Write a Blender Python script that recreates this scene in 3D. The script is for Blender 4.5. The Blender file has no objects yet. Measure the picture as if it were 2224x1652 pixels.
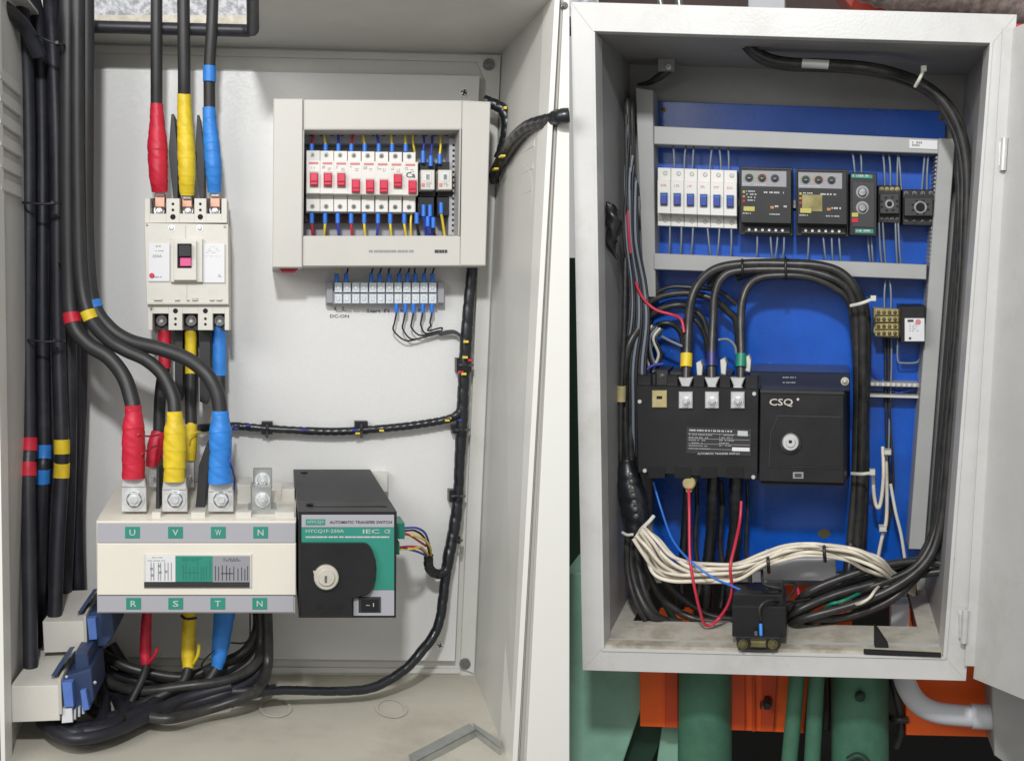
import bpy, math, random
from mathutils import Vector, Matrix
random.seed(7)
R = math.radians
S = bpy.context.scene
COL = S.collection
# ------------------------------------------------------------------ camera
F = 2400.0; CU, CV = 1112.0, 826.0           # focal length and centre, in units of a 2224 x 1652 picture
cam = bpy.data.cameras.new('camera'); cam.sensor_width = 36; cam.lens = 36*F/2224; cam.clip_end = 100; cam.clip_start = .01
co = bpy.data.objects.new('camera', cam); COL.objects.link(co)
co.location = (0, 0, 1.4); co.rotation_euler = (R(85), 0, 0); S.camera = co
RC = Matrix.Rotation(R(85), 3, 'X'); CL = Vector((0, 0, 1.4))
S.render.resolution_x = 1024; S.render.resolution_y = 760
# ------------------------------------------------------------------ world, lamps, exposure
W = bpy.data.worlds.new('World'); S.world = W; W.use_nodes = True
bg = W.node_tree.nodes['Background']; bg.inputs[0].default_value = (.985, .98, .97, 1); bg.inputs[1].default_value = .40
def area(name, loc, aim, sx, sy, power, col):
    l = bpy.data.lights.new(name, 'AREA'); l.shape = 'RECTANGLE'; l.size = sx; l.size_y = sy; l.energy = power; l.color = col
    o = bpy.data.objects.new(name, l); COL.objects.link(o); o.location = loc
    o.rotation_euler = (Vector(aim)-Vector(loc)).to_track_quat('-Z', 'Y').to_euler(); return o
area('workshop_lamp', (-.95, -.1, 2.05), (-.3, 1.4, 1.35), 1.0, .7, 14, (1, .985, .95))
area('inspection_lamp', (-.08, -.1, 2.20), (.4, 1.4, 1.2), .12, .10, 18, (.98, .99, 1))
S.view_settings.view_transform = 'Standard'; S.view_settings.look = 'None'
S.view_settings.exposure = .06; S.view_settings.gamma = 1
# ------------------------------------------------------------------ frames: one per cabinet, its depth axis aims at its own vanishing point
def ray(u, v): return RC @ Vector(((u-CU)/F, (CV-v)/F, -1))
def pxm(p): return -((RC.transposed() @ (p-CL)).z)/F      # metres per picture unit at a point
class Frame:
    def __init__(s, vp, D, roll=0):
        s.n = ray(*vp).normalized(); s.D = D
        z = Vector((0, 0, 1)); z = (z - s.n*z.dot(s.n)).normalized(); x = s.n.cross(z)
        q = Matrix.Rotation(R(roll), 3, s.n); s.x = q @ x; s.z = q @ z
        s.M = Matrix((s.x, s.n, s.z)).transposed()
    def P(s, u, v, w=0.):
        r = ray(u, v); return CL + r*((s.D-w)/r.dot(s.n))
LF = Frame((590, 695), 1.5); RF = Frame((1760, 550), 1.5, 1.8)
FR = LF
def P(u, v, w=0.): return FR.P(u, v, w)
# ------------------------------------------------------------------ materials
MT = {}
def mat(name, col, rough=.5, metal=0., var=0., vs=20., bump=0., bs=200., spec=.5, alpha=1., trans=0., coat=0., col2=None, lo=.35, hi=.65, vor=False, grime=0., gcol=(.20, .16, .11), gs=5., speck=0., scol=(.5, .5, .5), ss=150.):
    m = bpy.data.materials.new(name); m.use_nodes = True; nt = m.node_tree; b = nt.nodes['Principled BSDF']
    b.inputs['Roughness'].default_value = rough; b.inputs['Metallic'].default_value = metal
    b.inputs['Specular IOR Level'].default_value = spec; b.inputs['Alpha'].default_value = alpha
    b.inputs['Transmission Weight'].default_value = trans; b.inputs['Coat Weight'].default_value = coat
    c = (*col, 1); b.inputs['Base Color'].default_value = c
    if var or col2 or bump or grime or speck:
        tc = nt.nodes.new('ShaderNodeTexCoord')
    if var or col2:
        if vor:
            nz = nt.nodes.new('ShaderNodeTexVoronoi'); nz.inputs['Scale'].default_value = vs; src = nz.outputs['Color']
        else:
            nz = nt.nodes.new('ShaderNodeTexNoise'); nz.inputs['Scale'].default_value = vs; nz.inputs['Detail'].default_value = 6
            nz.inputs['Roughness'].default_value = .62; src = nz.outputs['Fac']
        nt.links.new(tc.outputs['Object'], nz.inputs['Vector'])
        rp = nt.nodes.new('ShaderNodeValToRGB'); rp.color_ramp.elements[0].position = lo; rp.color_ramp.elements[1].position = hi
        c2 = col2 or tuple(x*(1-var) for x in col)
        rp.color_ramp.elements[0].color = (*c2, 1); rp.color_ramp.elements[1].color = c
        nt.links.new(src, rp.inputs[0]); nt.links.new(rp.outputs[0], b.inputs['Base Color'])
        mr = nt.nodes.new('ShaderNodeMapRange'); mr.inputs[3].default_value = max(.05, rough-.08); mr.inputs[4].default_value = min(1, rough+.1)
        nt.links.new(src, mr.inputs[0]); nt.links.new(mr.outputs[0], b.inputs['Roughness'])
    if bump:
        n2 = nt.nodes.new('ShaderNodeTexNoise'); n2.inputs['Scale'].default_value = bs; n2.inputs['Detail'].default_value = 4
        nt.links.new(tc.outputs['Object'], n2.inputs['Vector'])
        bp = nt.nodes.new('ShaderNodeBump'); bp.inputs['Strength'].default_value = bump; bp.inputs['Distance'].default_value = .001
        nt.links.new(n2.outputs['Fac'], bp.inputs['Height']); nt.links.new(bp.outputs[0], b.inputs['Normal'])
    for amt, gc, sc, p0, p1 in ((grime, gcol, gs, .52, .72), (speck, scol, ss, .66, .72)):
        if not amt: continue
        old = b.inputs['Base Color'].links[0].from_socket if b.inputs['Base Color'].links else None
        n3 = nt.nodes.new('ShaderNodeTexNoise'); n3.inputs['Scale'].default_value = sc; n3.inputs['Detail'].default_value = 8; n3.inputs['Roughness'].default_value = .7
        mp = nt.nodes.new('ShaderNodeMapping'); mp.inputs['Location'].default_value = (3.1, 7.7, 1.3)
        nt.links.new(tc.outputs['Object'], mp.inputs[0]); nt.links.new(mp.outputs[0], n3.inputs['Vector'])
        r3 = nt.nodes.new('ShaderNodeMapRange'); r3.inputs[1].default_value = p0; r3.inputs[2].default_value = p1; r3.inputs[4].default_value = amt
        nt.links.new(n3.outputs['Fac'], r3.inputs[0])
        mx = nt.nodes.new('ShaderNodeMix'); mx.data_type = 'RGBA'
        nt.links.new(r3.outputs[0], mx.inputs[0]); mx.inputs[7].default_value = (*gc, 1)
        if old: nt.links.new(old, mx.inputs[6])
        else: mx.inputs[6].default_value = c
        nt.links.new(mx.outputs[2], b.inputs['Base Color'])
    MT[name] = m; return m
mat('beige_paint', (.64, .635, .595), .42, var=.06, vs=9, grime=.13, gs=6, speck=.12, scol=(.3, .27, .2), ss=60, bump=.12, bs=500)
mat('beige_edge', (.80, .79, .74), .4, bump=.1, bs=400)
mat('galvanised', (.70, .695, .68), .45, 0, col2=(.675, .673, .665), vs=330, vor=True, lo=.1, hi=.9, bump=.08, bs=500)
mat('grey_plastic', (.57, .55, .51), .45, var=.04, vs=12, bump=.05, bs=600)
mat('grey_plastic_seam', (.44, .425, .39), .5)
mat('cream', (.79, .745, .65), .4, var=.05, vs=14, bump=.06, bs=300)
mat('ivory', (.67, .645, .585), .42, var=.06, vs=30, bump=.06, bs=300)
mat('ivory_dark', (.50, .485, .43), .5)
mat('white_plastic', (.74, .725, .68), .38, var=.03, vs=30)
mat('paper', (.72, .72, .735), .5)
mat('band_grey', (.40, .40, .43), .5)
mat('teal', (.03, .27, .20), .45, var=.08, vs=30)
mat('teal_dark', (.03, .19, .15), .5)
mat('label_grey', (.30, .30, .33), .5)
mat('black_plastic', (.014, .014, .015), .36, var=.25, vs=25, bump=.12, bs=700)
mat('charcoal', (.034, .034, .036), .5, var=.2, vs=20, bump=.1, bs=700)
mat('dark_hole', (.006, .006, .007), .8)
mat('cable', (.020, .021, .030), .45, var=.3, vs=30, bump=.15, bs=120, spec=.55, grime=.35, gcol=(.07, .07, .075), gs=22)
mat('cable_grey', (.027, .027, .028), .48, var=.3, vs=30, bump=.12, bs=120)
mat('cable_old', (.018, .018, .019), .36, bump=.2, bs=90, col2=(.045, .043, .04), vs=60, grime=.3, gcol=(.10, .09, .075), gs=25)
mat('wrap', (.014, .016, .020), .3, var=.3, vs=60, bump=.3, bs=60, spec=.6)
mat('red_tape', (.62, .020, .05), .45, var=.2, vs=60, bump=.3, bs=70, spec=.4, grime=.45, gcol=(.35, .01, .03), gs=45)
mat('yellow_tape', (.82, .60, .028), .45, var=.2, vs=60, bump=.3, bs=70, spec=.4, grime=.45, gcol=(.45, .32, .02), gs=45)
mat('blue_tape', (.035, .24, .72), .45, var=.2, vs=60, bump=.3, bs=70, spec=.4, grime=.45, gcol=(.02, .12, .45), gs=45)
mat('green_tape', (.01, .22, .14), .4, var=.15, vs=60)
mat('navy_tape', (.02, .02, .16), .4, var=.15, vs=60)
mat('ferrule', (.03, .18, .68), .4)
mat('red_wire', (.55, .03, .06), .42)
mat('yellow_wire', (.80, .62, .06), .42)
mat('blue_wire', (.04, .06, .42), .42)
mat('black_wire', (.018, .018, .02), .42)
mat('grey_wire', (.20, .23, .27), .45)
mat('white_wire', (.80, .73, .60), .45, var=.2, vs=60)
mat('toggle_red', (.62, .035, .08), .35)
mat('toggle_pink', (.72, .10, .28), .35)
mat('toggle_blue', (.03, .055, .30), .35)
mat('red_ink', (.62, .22, .24), .6)
mat('ink', (.05, .05, .055), .6)
mat('ink_soft', (.30, .30, .31), .6)
mat('white_ink', (.50, .53, .52), .6)
mat('steel', (.86, .88, .89), .36, .6, var=.2, vs=120, bump=.15, bs=200)
mat('steel_dark', (.36, .36, .35), .35, .8, var=.35, vs=150, bump=.2, bs=200)
mat('floor_grey', (.30, .285, .26), .6, var=.3, vs=4, bump=.2, bs=30)
mat('bracket_metal', (.46, .47, .45), .4, .5, var=.2, vs=50, bump=.2, bs=90)
mat('tin', (.68, .68, .67), .4, .35, var=.15, vs=60, bump=.15, bs=160)
mat('copper', (.60, .34, .25), .45, .4)
mat('brass', (.30, .26, .12), .35, .8, var=.3, vs=60)
mat('aged_yellow', (.50, .42, .20), .5, var=.25, vs=80)
mat('clear_cover', (.72, .78, .82), .2, 0, spec=.7, var=.25, vs=260, lo=.3, hi=.7)
mat('plug_blue', (.10, .20, .55), .45, var=.15, vs=40)
mat('plug_navy', (.03, .055, .13), .5, var=.2, vs=40)
mat('concrete', (.30, .31, .34), .9, col2=(.62, .62, .64), vs=140, lo=.4, hi=.6, bump=.6, bs=120)
mat('cream_plaster', (.72, .66, .55), .8, var=.3, vs=90, bump=.3, bs=120)
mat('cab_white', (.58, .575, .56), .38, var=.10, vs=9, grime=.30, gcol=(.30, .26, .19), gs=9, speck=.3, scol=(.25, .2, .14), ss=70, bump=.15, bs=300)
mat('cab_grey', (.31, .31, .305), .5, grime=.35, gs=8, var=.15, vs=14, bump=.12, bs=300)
mat('cab_floor', (.50, .47, .40), .6, grime=.6, gcol=(.12, .085, .05), gs=14, speck=.5, scol=(.1, .07, .04), ss=80, col2=(.33, .29, .23), vs=22, lo=.3, hi=.55, bump=.25, bs=150)
mat('blue_panel', (.003, .10, .56), .26, grime=.35, gcol=(.01, .16, .62), gs=7, speck=.55, scol=(.25, .40, .75), ss=75, var=.25, vs=10, bump=.08, bs=200, spec=.6)
mat('duct_grey', (.40, .40, .39), .5, var=.1, vs=16, bump=.05, bs=300)
mat('beige_floor', (.54, .51, .43), .45, var=.10, vs=7, grime=.3, gs=7, speck=.35, scol=(.2, .17, .12), ss=45, bump=.12, bs=500)
mat('navy_cover', (.007, .012, .035), .3, spec=.6)
mat('orange', (.95, .13, .006), .45, grime=.3, gcol=(.25, .05, .01), gs=12, var=.15, vs=10, bump=.1, bs=120)
mat('orange_dark', (.62, .065, .006), .5, var=.15, vs=10)
mat('green_paint', (.07, .20, .125), .5, grime=.4, gcol=(.02, .05, .03), gs=12, speck=.3, scol=(.2, .35, .25), ss=60, var=.2, vs=14, bump=.15, bs=90)
mat('green_floor', (.30, .56, .42), .55, grime=.35, gcol=(.06, .12, .08), gs=8, var=.3, vs=6, bump=.2, bs=40)
mat('green_deep', (.012, .05, .028), .6, var=.2, vs=20)
mat('void', (.008, .008, .008), .8)
mat('brown', (.10, .055, .045), .6, col2=(.05, .03, .025), vs=30)
mat('rust', (.22, .07, .03), .7, var=.4, vs=60)
mat('pvc', (.52, .53, .56), .4, var=.05, vs=20)
mat('tie_white', (.62, .62, .55), .4)
mat('red_cloth', (.55, .06, .03), .6, var=.3, vs=25)
mat('foil', (.42, .33, .30), .35, .25, var=.5, vs=80, bump=1, bs=60)
mat('led_green', (.20, .34, .12), .4); mat('led_orange', (.48, .22, .06), .4); mat('led_yellow', (.50, .44, .10), .4)
mat('seal_ring', (.62, .58, .50), .45, .1, var=.15, vs=100)
# ------------------------------------------------------------------ object tree (built at the end)
class Node:
    def __init__(s, name, mat=None, parent=None, label=None, cat=None, group=None, kind=None):
        s.name, s.mat, s.label, s.cat, s.group, s.kind = name, mat, label, cat, group, kind
        s.V, s.F, s.ch, s.fr, s.sm = [], [], [], FR, []
        s.auto = 0
        if parent is None: ROOTS.append(s)
        else: parent.ch.append(s)
    def add(s, V, F_, smooth=False):
        k = len(s.V); s.V += V; s.F += [tuple(i+k for i in f) for f in F_]; s.sm += [smooth]*len(F_); return s
ROOTS = []
def thing(name, label, cat, group=None, mat=None): return Node(name, mat, None, label, cat, group)
def part(name, mat, parent, label=None): return Node(name, mat, parent, label)
def struct(name, mat): return Node(name, mat, kind='structure')
# ------------------------------------------------------------------ shapes; u, v are picture units on the plane at depth w of the current frame
def inset(poly, b):
    n = len(poly); out = []
    a = sum(poly[i][0]*poly[(i+1) % n][1]-poly[(i+1) % n][0]*poly[i][1] for i in range(n)); sg = 1 if a > 0 else -1
    for i in range(n):
        p0, p1, p2 = poly[i-1], poly[i], poly[(i+1) % n]
        d1 = (p1[0]-p0[0], p1[1]-p0[1]); d2 = (p2[0]-p1[0], p2[1]-p1[1])
        l1 = math.hypot(*d1) or 1; l2 = math.hypot(*d2) or 1
        n1 = (-d1[1]/l1*sg, d1[0]/l1*sg); n2 = (-d2[1]/l2*sg, d2[0]/l2*sg)
        m = (n1[0]+n2[0], n1[1]+n2[1]); k = m[0]**2+m[1]**2
        k = 2/k if k > .3 else 1
        out.append((p1[0]+m[0]*b*k, p1[1]+m[1]*b*k))
    return out
def prism(nd, poly, w0, w1, b=0., back=None, smooth=False):
    """solid whose front outline is poly at depth w1; runs straight back to w0 (or to the outline `back`)"""
    n = len(poly); V = []; Fc = []
    B = [P(*p, w0) for p in back] if back else [P(*p, w1)+FR.n*(w1-w0) for p in poly]
    bm = b*.0006
    rings = [B]
    if b:
        rings.append([P(*p, w1)+FR.n*bm for p in poly]); rings.append([P(*p, w1) for p in inset(poly, b)])
    else: rings.append([P(*p, w1) for p in poly])
    for r in rings: V += r
    for k in range(len(rings)-1):
        for i in range(n):
            j = (i+1) % n; Fc.append((k*n+i, k*n+j, (k+1)*n+j, (k+1)*n+i))
    Fc.append(tuple((len(rings)-1)*n+i for i in range(n))); Fc.append(tuple(reversed(range(n))))
    return nd.add(V, Fc, smooth)
def rect(u0, v0, u1, v1): return [(u0, v0), (u1, v0), (u1, v1), (u0, v1)]
def box(nd, u0, v0, u1, v1, w0, w1, b=1., back=None): return prism(nd, rect(u0, v0, u1, v1), w0, w1, b, back)
def circ(u, v, r, n=24, ry=None): return [(u+r*math.cos(2*math.pi*i/n), v+(ry or r)*math.sin(2*math.pi*i/n)) for i in range(n)]
def disc(nd, u, v, r, w0, w1, b=1., n=24): return prism(nd, circ(u, v, r, n), w0, w1, b)
def rrect(u0, v0, u1, v1, r, n=5):
    out = []
    for cx, cy, a in ((u1-r, v0+r, -90), (u1-r, v1-r, 0), (u0+r, v1-r, 90), (u0+r, v0+r, 180)):
        for i in range(n+1): t = R(a+90*i/n); out.append((cx+r*math.cos(t), cy+r*math.sin(t)))
    return out
def slab(nd, pts, t):
    """four world points, thickened by the vector t"""
    V = list(pts)+[p+t for p in pts]; n = len(pts)
    return nd.add(V, [tuple(range(n)), tuple(reversed(range(n, 2*n)))]+[(i, i+n, (i+1) % n+n, (i+1) % n) for i in range(n)])
def spline(pts, sub):
    out = []; n = len(pts)
    if n == 2: return [tuple(a+(b-a)*i/sub for a, b in zip(*pts)) for i in range(sub+1)]
    for i in range(n-1):
        p0 = pts[max(i-1, 0)]; p1 = pts[i]; p2 = pts[i+1]; p3 = pts[min(i+2, n-1)]
        for k in range(sub):
            t = k/sub
            out.append(tuple(.5*(2*b+(c-a)*t+(2*a-5*b+4*c-d)*t*t+(3*b-a-3*c+d)*t**3) for a, b, c, d in zip(p0, p1, p2, p3)))
    out.append(tuple(pts[-1])); return out
def tube(nd, pts, r, seg=10, sub=6, rf=None, world=False):
    """pts: (u, v, w) or (u, v, w, r); rf(s, angle) scales the radius, s in metres"""
    pts = [tuple(p) if len(p) == 4 else (*p, r) for p in pts]
    q = spline(pts, sub); X = [P(*p[:3]) for p in q]; V = []; Fc = []; up = None; s = 0
    for i, x in enumerate(X):
        t = (X[min(i+1, len(X)-1)]-X[max(i-1, 0)]).normalized()
        if up is None: up = t.orthogonal().normalized()
        up = (up-t*up.dot(t)).normalized(); sd = t.cross(up)
        if i: s += (x-X[i-1]).length
        rr = q[i][3]*pxm(x)
        for k in range(seg):
            a = 2*math.pi*k/seg; f = rf(s, a) if rf else 1
            V.append(x+(up*math.cos(a)+sd*math.sin(a))*rr*f)
    for i in range(len(X)-1):
        for k in range(seg):
            k2 = (k+1) % seg; Fc.append((i*seg+k, i*seg+k2, (i+1)*seg+k2, (i+1)*seg+k))
    nd.add(V, Fc, True)
    nd.add([V[k] for k in range(seg)], [tuple(range(seg))]); nd.add(V[-seg:], [tuple(range(seg))])
    return nd
def tape_rf(pitch=.012, d=.09):                 # overlapping, uneven turns of tape
    ph = random.random(); am = [random.uniform(-.5, .5) for _ in range(97)]; tilt = random.uniform(.02, .10)
    def f(s, a):
        x = s/pitch+ph+tilt*math.sin(a+am[0]*9); k = int(x); t = x-k
        return 1+d*(.55*(t-.5)*(1+am[k % 97])+.5*am[(k+7) % 97])+.018*math.sin(s*330+a*3+ph*9)+.012*math.sin(a*5+s*700)
    return f
def wrap_rf(pitch=.009, d=.16):                 # spiral wrap
    return lambda s, a: 1+(d/2 if ((s/pitch+a/6.283) % 1) < .74 else -d/2)
def text(nd, s, u0, v0, u1, v1, w, sl=0.):
    c = bpy.data.curves.new('t', 'FONT'); c.body = s; c.resolution_u = 2; c.offset = .012
    o = bpy.data.objects.new('t', c); COL.objects.link(o); bpy.context.view_layer.update()
    me = bpy.data.meshes.new_from_object(o.evaluated_get(bpy.context.evaluated_depsgraph_get()))
    xs = [v.co.x for v in me.vertices]; ys = [v.co.y for v in me.vertices]
    if xs:
        x0, x1, y0, y1 = min(xs), max(xs), min(ys), max(ys); V = []
        for v in me.vertices:
            a = (v.co.x-x0)/(x1-x0+1e-9); b = (v.co.y-y0)/(y1-y0+1e-9)
            V.append(P(u0+(u1-u0)*a, v1+(v0-v1)*b+sl*(u1-u0)*a, w))
        nd.add(V, [tuple(p.vertices) for p in me.polygons])
    bpy.data.objects.remove(o); bpy.data.curves.remove(c); bpy.data.meshes.remove(me); return nd
def print_lines(nd, u0, v0, u1, v1, w, rows, h=.45, sl=0., fill=.86, lo=1.3, hi=4):
    dv = (v1-v0)/rows
    for i in range(rows):
        u = u0; end = u0+(u1-u0)*random.uniform(.6, 1)
        while u < end-2:
            L = min(random.uniform(lo, hi), end-u); y = v0+dv*i+sl*(u-u0)
            if random.random() < fill: nd.add([P(u, y, w), P(u+L, y, w), P(u+L, y+dv*h, w), P(u, y+dv*h, w)], [(0, 1, 2, 3)])
            u += L+random.choice((.7, .8, 1.0, 2.6))
    return nd
def plate(nd, poly, w): return nd.add([P(*p, w) for p in poly], [tuple(range(len(poly)))])
def bolt(nd, u, v, r, w, h=.006, hexa=False):
    """washer, domed or hexagonal head"""
    disc(nd, u, v, r, w-.001, w+.0012, .6, 24)
    if hexa: prism(nd, circ(u, v, r*.68, 6), w+.001, w+h, 1.2); prism(nd, circ(u, v, r*.36, 16), w+h-.001, w+h+.003, 1)
    else:
        n = 18; V = []; Fc = []
        for k in range(5):
            a = R(90*k/4.3); rr = r*.72*math.cos(a); V += [P(*p, w+.001+h*math.sin(a)) for p in circ(u, v, rr, n)]
        for k in range(4):
            for i in range(n): Fc.append((k*n+i, k*n+(i+1) % n, (k+1)*n+(i+1) % n, (k+1)*n+i))
        Fc.append(tuple(4*n+i for i in range(n))); nd.add(V, Fc, True)
    return nd
def cross(nd, u, v, r, w, a=20):
    for t in (a, a+90):
        c, s = math.cos(R(t)), math.sin(R(t)); k = .2
        prism(nd, [(u+c*r-s*r*k, v+s*r+c*r*k), (u-c*r-s*r*k, v-s*r+c*r*k), (u-c*r+s*r*k, v-s*r-c*r*k), (u+c*r+s*r*k, v+s*r-c*r*k)], w-.001, w+.0004)
    return nd
def bil(c, s, t):                               # c: back-a, back-b, front-a, front-b
    return c[0].lerp(c[1], s).lerp(c[2].lerp(c[3], s), t)
ORD = ['first', 'second', 'third', 'fourth', 'fifth', 'sixth', 'seventh', 'eighth', 'ninth', 'tenth', 'eleventh', 'twelfth', 'thirteenth', 'fourteenth']
def wire(name, label, cat, m, pts, r, group=None, seg=8, sub=6, rf=None):
    t = thing(name, label, cat, group, m); tube(t, pts, r, seg, sub, rf); return t
# ================================================================== LEFT: beige cabinet
FR = LF
bw = [(98, 92), (1089, 118), (1031, 1465), (92, 1462)]
Bk = [P(*p, 0) for p in bw]                                     # back corners TL TR BR BL
Fc_ = [P(-14, -44, .27), P(1207, -12, .27), P(1112, 1668, .27), P(8, 1668, .27)]
cab = thing('electrical_cabinet', 'beige painted cabinet with cables, breaker and transfer switch inside, open at the front', 'cabinet')
nb = FR.n
slab(part('back_wall', MT['beige_paint'], cab), [Bk[0], Bk[1], Bk[2], Bk[3]], nb*.003)
lw = part('side_wall', MT['beige_paint'], cab); slab(lw, [Bk[3], Bk[0], Fc_[0], Fc_[3]], -FR.x*.002)
rw = part('side_wall', MT['beige_paint'], cab); slab(rw, [Bk[1], Bk[2], Fc_[2], Fc_[1]], FR.x*.002)
fl = part('floor_panel', MT['beige_floor'], cab); slab(fl, [Bk[3], Bk[2], Fc_[2], Fc_[3]], -FR.z*.003)
cq = (Bk[0], Bk[1], Fc_[0], Fc_[1])                             # top panel with its cable entry
top = part('top_panel', MT['beige_paint'], cab)
def cslab(s0, t0, s1, t1): slab(top, [bil(cq, s0, t0), bil(cq, s1, t0), bil(cq, s1, t1), bil(cq, s0, t1)], FR.z*.003)
cslab(0, 0, 1, .28); cslab(.435, .28, 1, 1); cslab(0, .28, .03, 1)
trim = part('rubber_edging', MT['cable'], cab)
def cpt(s, t):
    return bil(cq, s, t) + FR.z*.001
pts = [cpt(.02, .30), cpt(.2, .30), cpt(.41, .30)]+[cpt(.41+.025*math.sin(R(a)), .335-.035*math.cos(R(a))) for a in (25, 50, 75)]+[cpt(.435, .4), cpt(.435, .7), cpt(.435, 1.02)]
# back to picture units so that tube() can take them
def unP(p):
    c = RC.transposed() @ (p-CL); return (CU+F*c.x/-c.z, CV-F*c.y/-c.z, FR.D-(p-CL).dot(FR.n))
tube(trim, [unP(p) for p in pts], 13.5, 12, 4)
# knock-outs pressed into floor and top, louvres on the walls
fq = (Bk[3], Bk[2], Fc_[3], Fc_[2])
def emb(parent, q, s, t, rs, rt, up, n=28, wd=.14, name='knockout', m='beige_paint', h=.0012):
    e = part(name, MT[m], parent); V = []; Fs = []
    for k, (f, hh) in enumerate(((1, 0), (1-wd*.5, h), (1-wd, 0))):
        for i in range(n):
            a = 2*math.pi*i/n; V.append(bil(q, s+rs*f*math.cos(a), t+rt*f*math.sin(a))+up*(hh+.0004))
    for k in range(2):
        for i in range(n): Fs.append((k*n+i, k*n+(i+1) % n, (k+1)*n+(i+1) % n, (k+1)*n+i))
    e.add(V, Fs, True)
for s in (.515, .775): emb(cab, fq, s, .40, .037, .11, FR.z, m='beige_floor', h=.0005, wd=.2)
rq = (Bk[1], Bk[2], Fc_[1], Fc_[2]); lq = (Bk[0], Bk[3], Fc_[0], Fc_[3])
for tt in (.165, .195, .225): 
    l = part('louvre', MT['beige_paint'], cab); V = [bil(rq, tt, .30), bil(rq, tt, .78), bil(rq, tt+.016, .78)-FR.x*.0011, bil(rq, tt+.016, .30)-FR.x*.0011, bil(rq, tt+.018, .30), bil(rq, tt+.018, .78)]
    l.add(V, [(0, 1, 2, 3), (3, 2, 5, 4), (0, 3, 4), (1, 5, 2)])
for k in range(6):
    tt = .10+k*.028; l = part('louvre', MT['beige_paint'], cab)
    V = [bil(lq, tt, .55), bil(lq, tt, .93), bil(lq, tt+.016, .93)+FR.x*.0016, bil(lq, tt+.016, .55)+FR.x*.0016, bil(lq, tt+.018, .55), bil(lq, tt+.018, .93)]
    l.add(V, [(0, 1, 2, 3), (3, 2, 5, 4), (0, 3, 4), (1, 5, 2)])
emb(cab, rq, .245, .5, .05, .30, -FR.x, wd=.1, name='stamped_ring', h=.0009)
# front rim: bright edge, gasket groove, broad stile that ends the cabinet
ef = part('front_edge', MT['beige_edge'], cab); prism(ef, [(1206, -20), (1217, -20), (1122, 1690), (1111, 1690)], .20, .272, .5)
gr = part('gasket_channel', MT['beige_paint'], cab); prism(gr, [(1215, -20), (1228, -20), (1142, 1690), (1120, 1690)], .22, .262, .5)
gk = part('gasket', MT['grey_plastic_seam'], cab); prism(gk, [(1220, -20), (1224, -20), (1134, 1690), (1127, 1690)], .25, .266, .5)
st = part('front_stile', MT['beige_edge'], cab); prism(st, [(1226, -20), (1237, -20), (1237, 1690), (1142, 1690)], .10, .270, 1)
le = part('front_edge', MT['beige_edge'], cab); prism(le, [(-40, -20), (-14, -20), (12, 1690), (3, 1690)], .24, .272, .5)
# mounting plate and the return round it
pl = part('mounting_plate', MT['galvanised'], cab); prism(pl, [(150, 148), (1042, 165), (988, 1435), (145, 1425)], .004, .014, .8)
rt = part('return_flange', MT['beige_paint'], cab)
prism(rt, [(1030, 118), (1088, 120), (1030, 1462), (1000, 1450), (1055, 180)], .0005, .005, .8)
prism(rt, [(100, 95), (1050, 120), (1050, 135), (100, 112)], .0005, .004, .5)
prism(rt, [(100, 1444), (1000, 1452), (1000, 1462), (100, 1458)], .0005, .004, .5)
for (u, v, r, lb) in ((1062, 140, 13, 0), (1010, 1441, 12, 0)):
    b = part('bolt', MT['steel_dark'], cab); bolt(b, u, v, r, .006, .006, True)
for (u, v, r) in ((1008, 201, 11), (956, 1402, 8)):
    b = part('screw', MT['steel'], cab); bolt(b, u, v, r, .014, .003); c = part('screw_slot', MT['dark_hole'], b); cross(c, u, v, r*.6, .0178)
b = part('bolt', MT['steel_dark'], cab); bolt(b, 1190+36, 12, 8, .27, .006)
# wall of the building seen through the cable entry
cw = struct('wall', MT['concrete']); prism(cw, rect(-200, -260, 1300, 36), -.10, -.04)
cp = thing('plaster_ledge', 'cream plaster strip on the concrete wall above the beige cabinet', 'ledge', None, MT['cream_plaster']); prism(cp, rect(-200, 33, 1180, 80), -.06, -.034, 1)

# ------------------------------------------------------------------ thick cable bundle at the left wall
def tape(parent, m, pts, r, name='tape_band', sub=4): tube(part(name, MT[m], parent), pts, r, 16, sub)
G = 'thick black cables running down the left wall'
bun = [
 ('outermost left black cable with two red tape bands, ending in the front clamp', [(30, -40, .20), (52, 60, .14), (62, 300, .12), (61, 700, .12), (63, 950, .13), (61, 1030, .14), (64, 1250, .16), (67, 1476, .185)], 15.5, 'red_tape', (946, 979, 1004, 1037)),
 ('black cable with two blue tape bands between the red and the yellow banded ones', [(62, -40, .16), (84, 60, .12), (92, 300, .10), (92, 700, .10), (95, 966, .105), (92, 1040, .11), (84, 1300, .09), (78, 1400, .06)], 14.5, 'blue_tape', (966, 998, 1018, 1050)),
 ('black cable with two yellow tape bands, ending in the rear clamp', [(105, -40, .14), (112, 60, .12), (122, 300, .11), (126, 700, .11), (134, 950, .12), (133, 1040, .12), (124, 1200, .13), (119, 1338, .14)], 15, 'yellow_tape', (953, 985, 1005, 1037))]
for lb, pts, r, m, bands in bun:
    t = thing('power_cable', lb, 'cable', G); tube(part('sheath', MT['cable'], t), pts, r, 14, 10)
    q = spline(pts, 40)
    for a, b in ((bands[0], bands[1]), (bands[2], bands[3])):
        seg = [p for p in q if a <= p[1] <= b]; tape(t, m, [seg[0], seg[len(seg)//2], seg[-1]], r+1.6)
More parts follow.
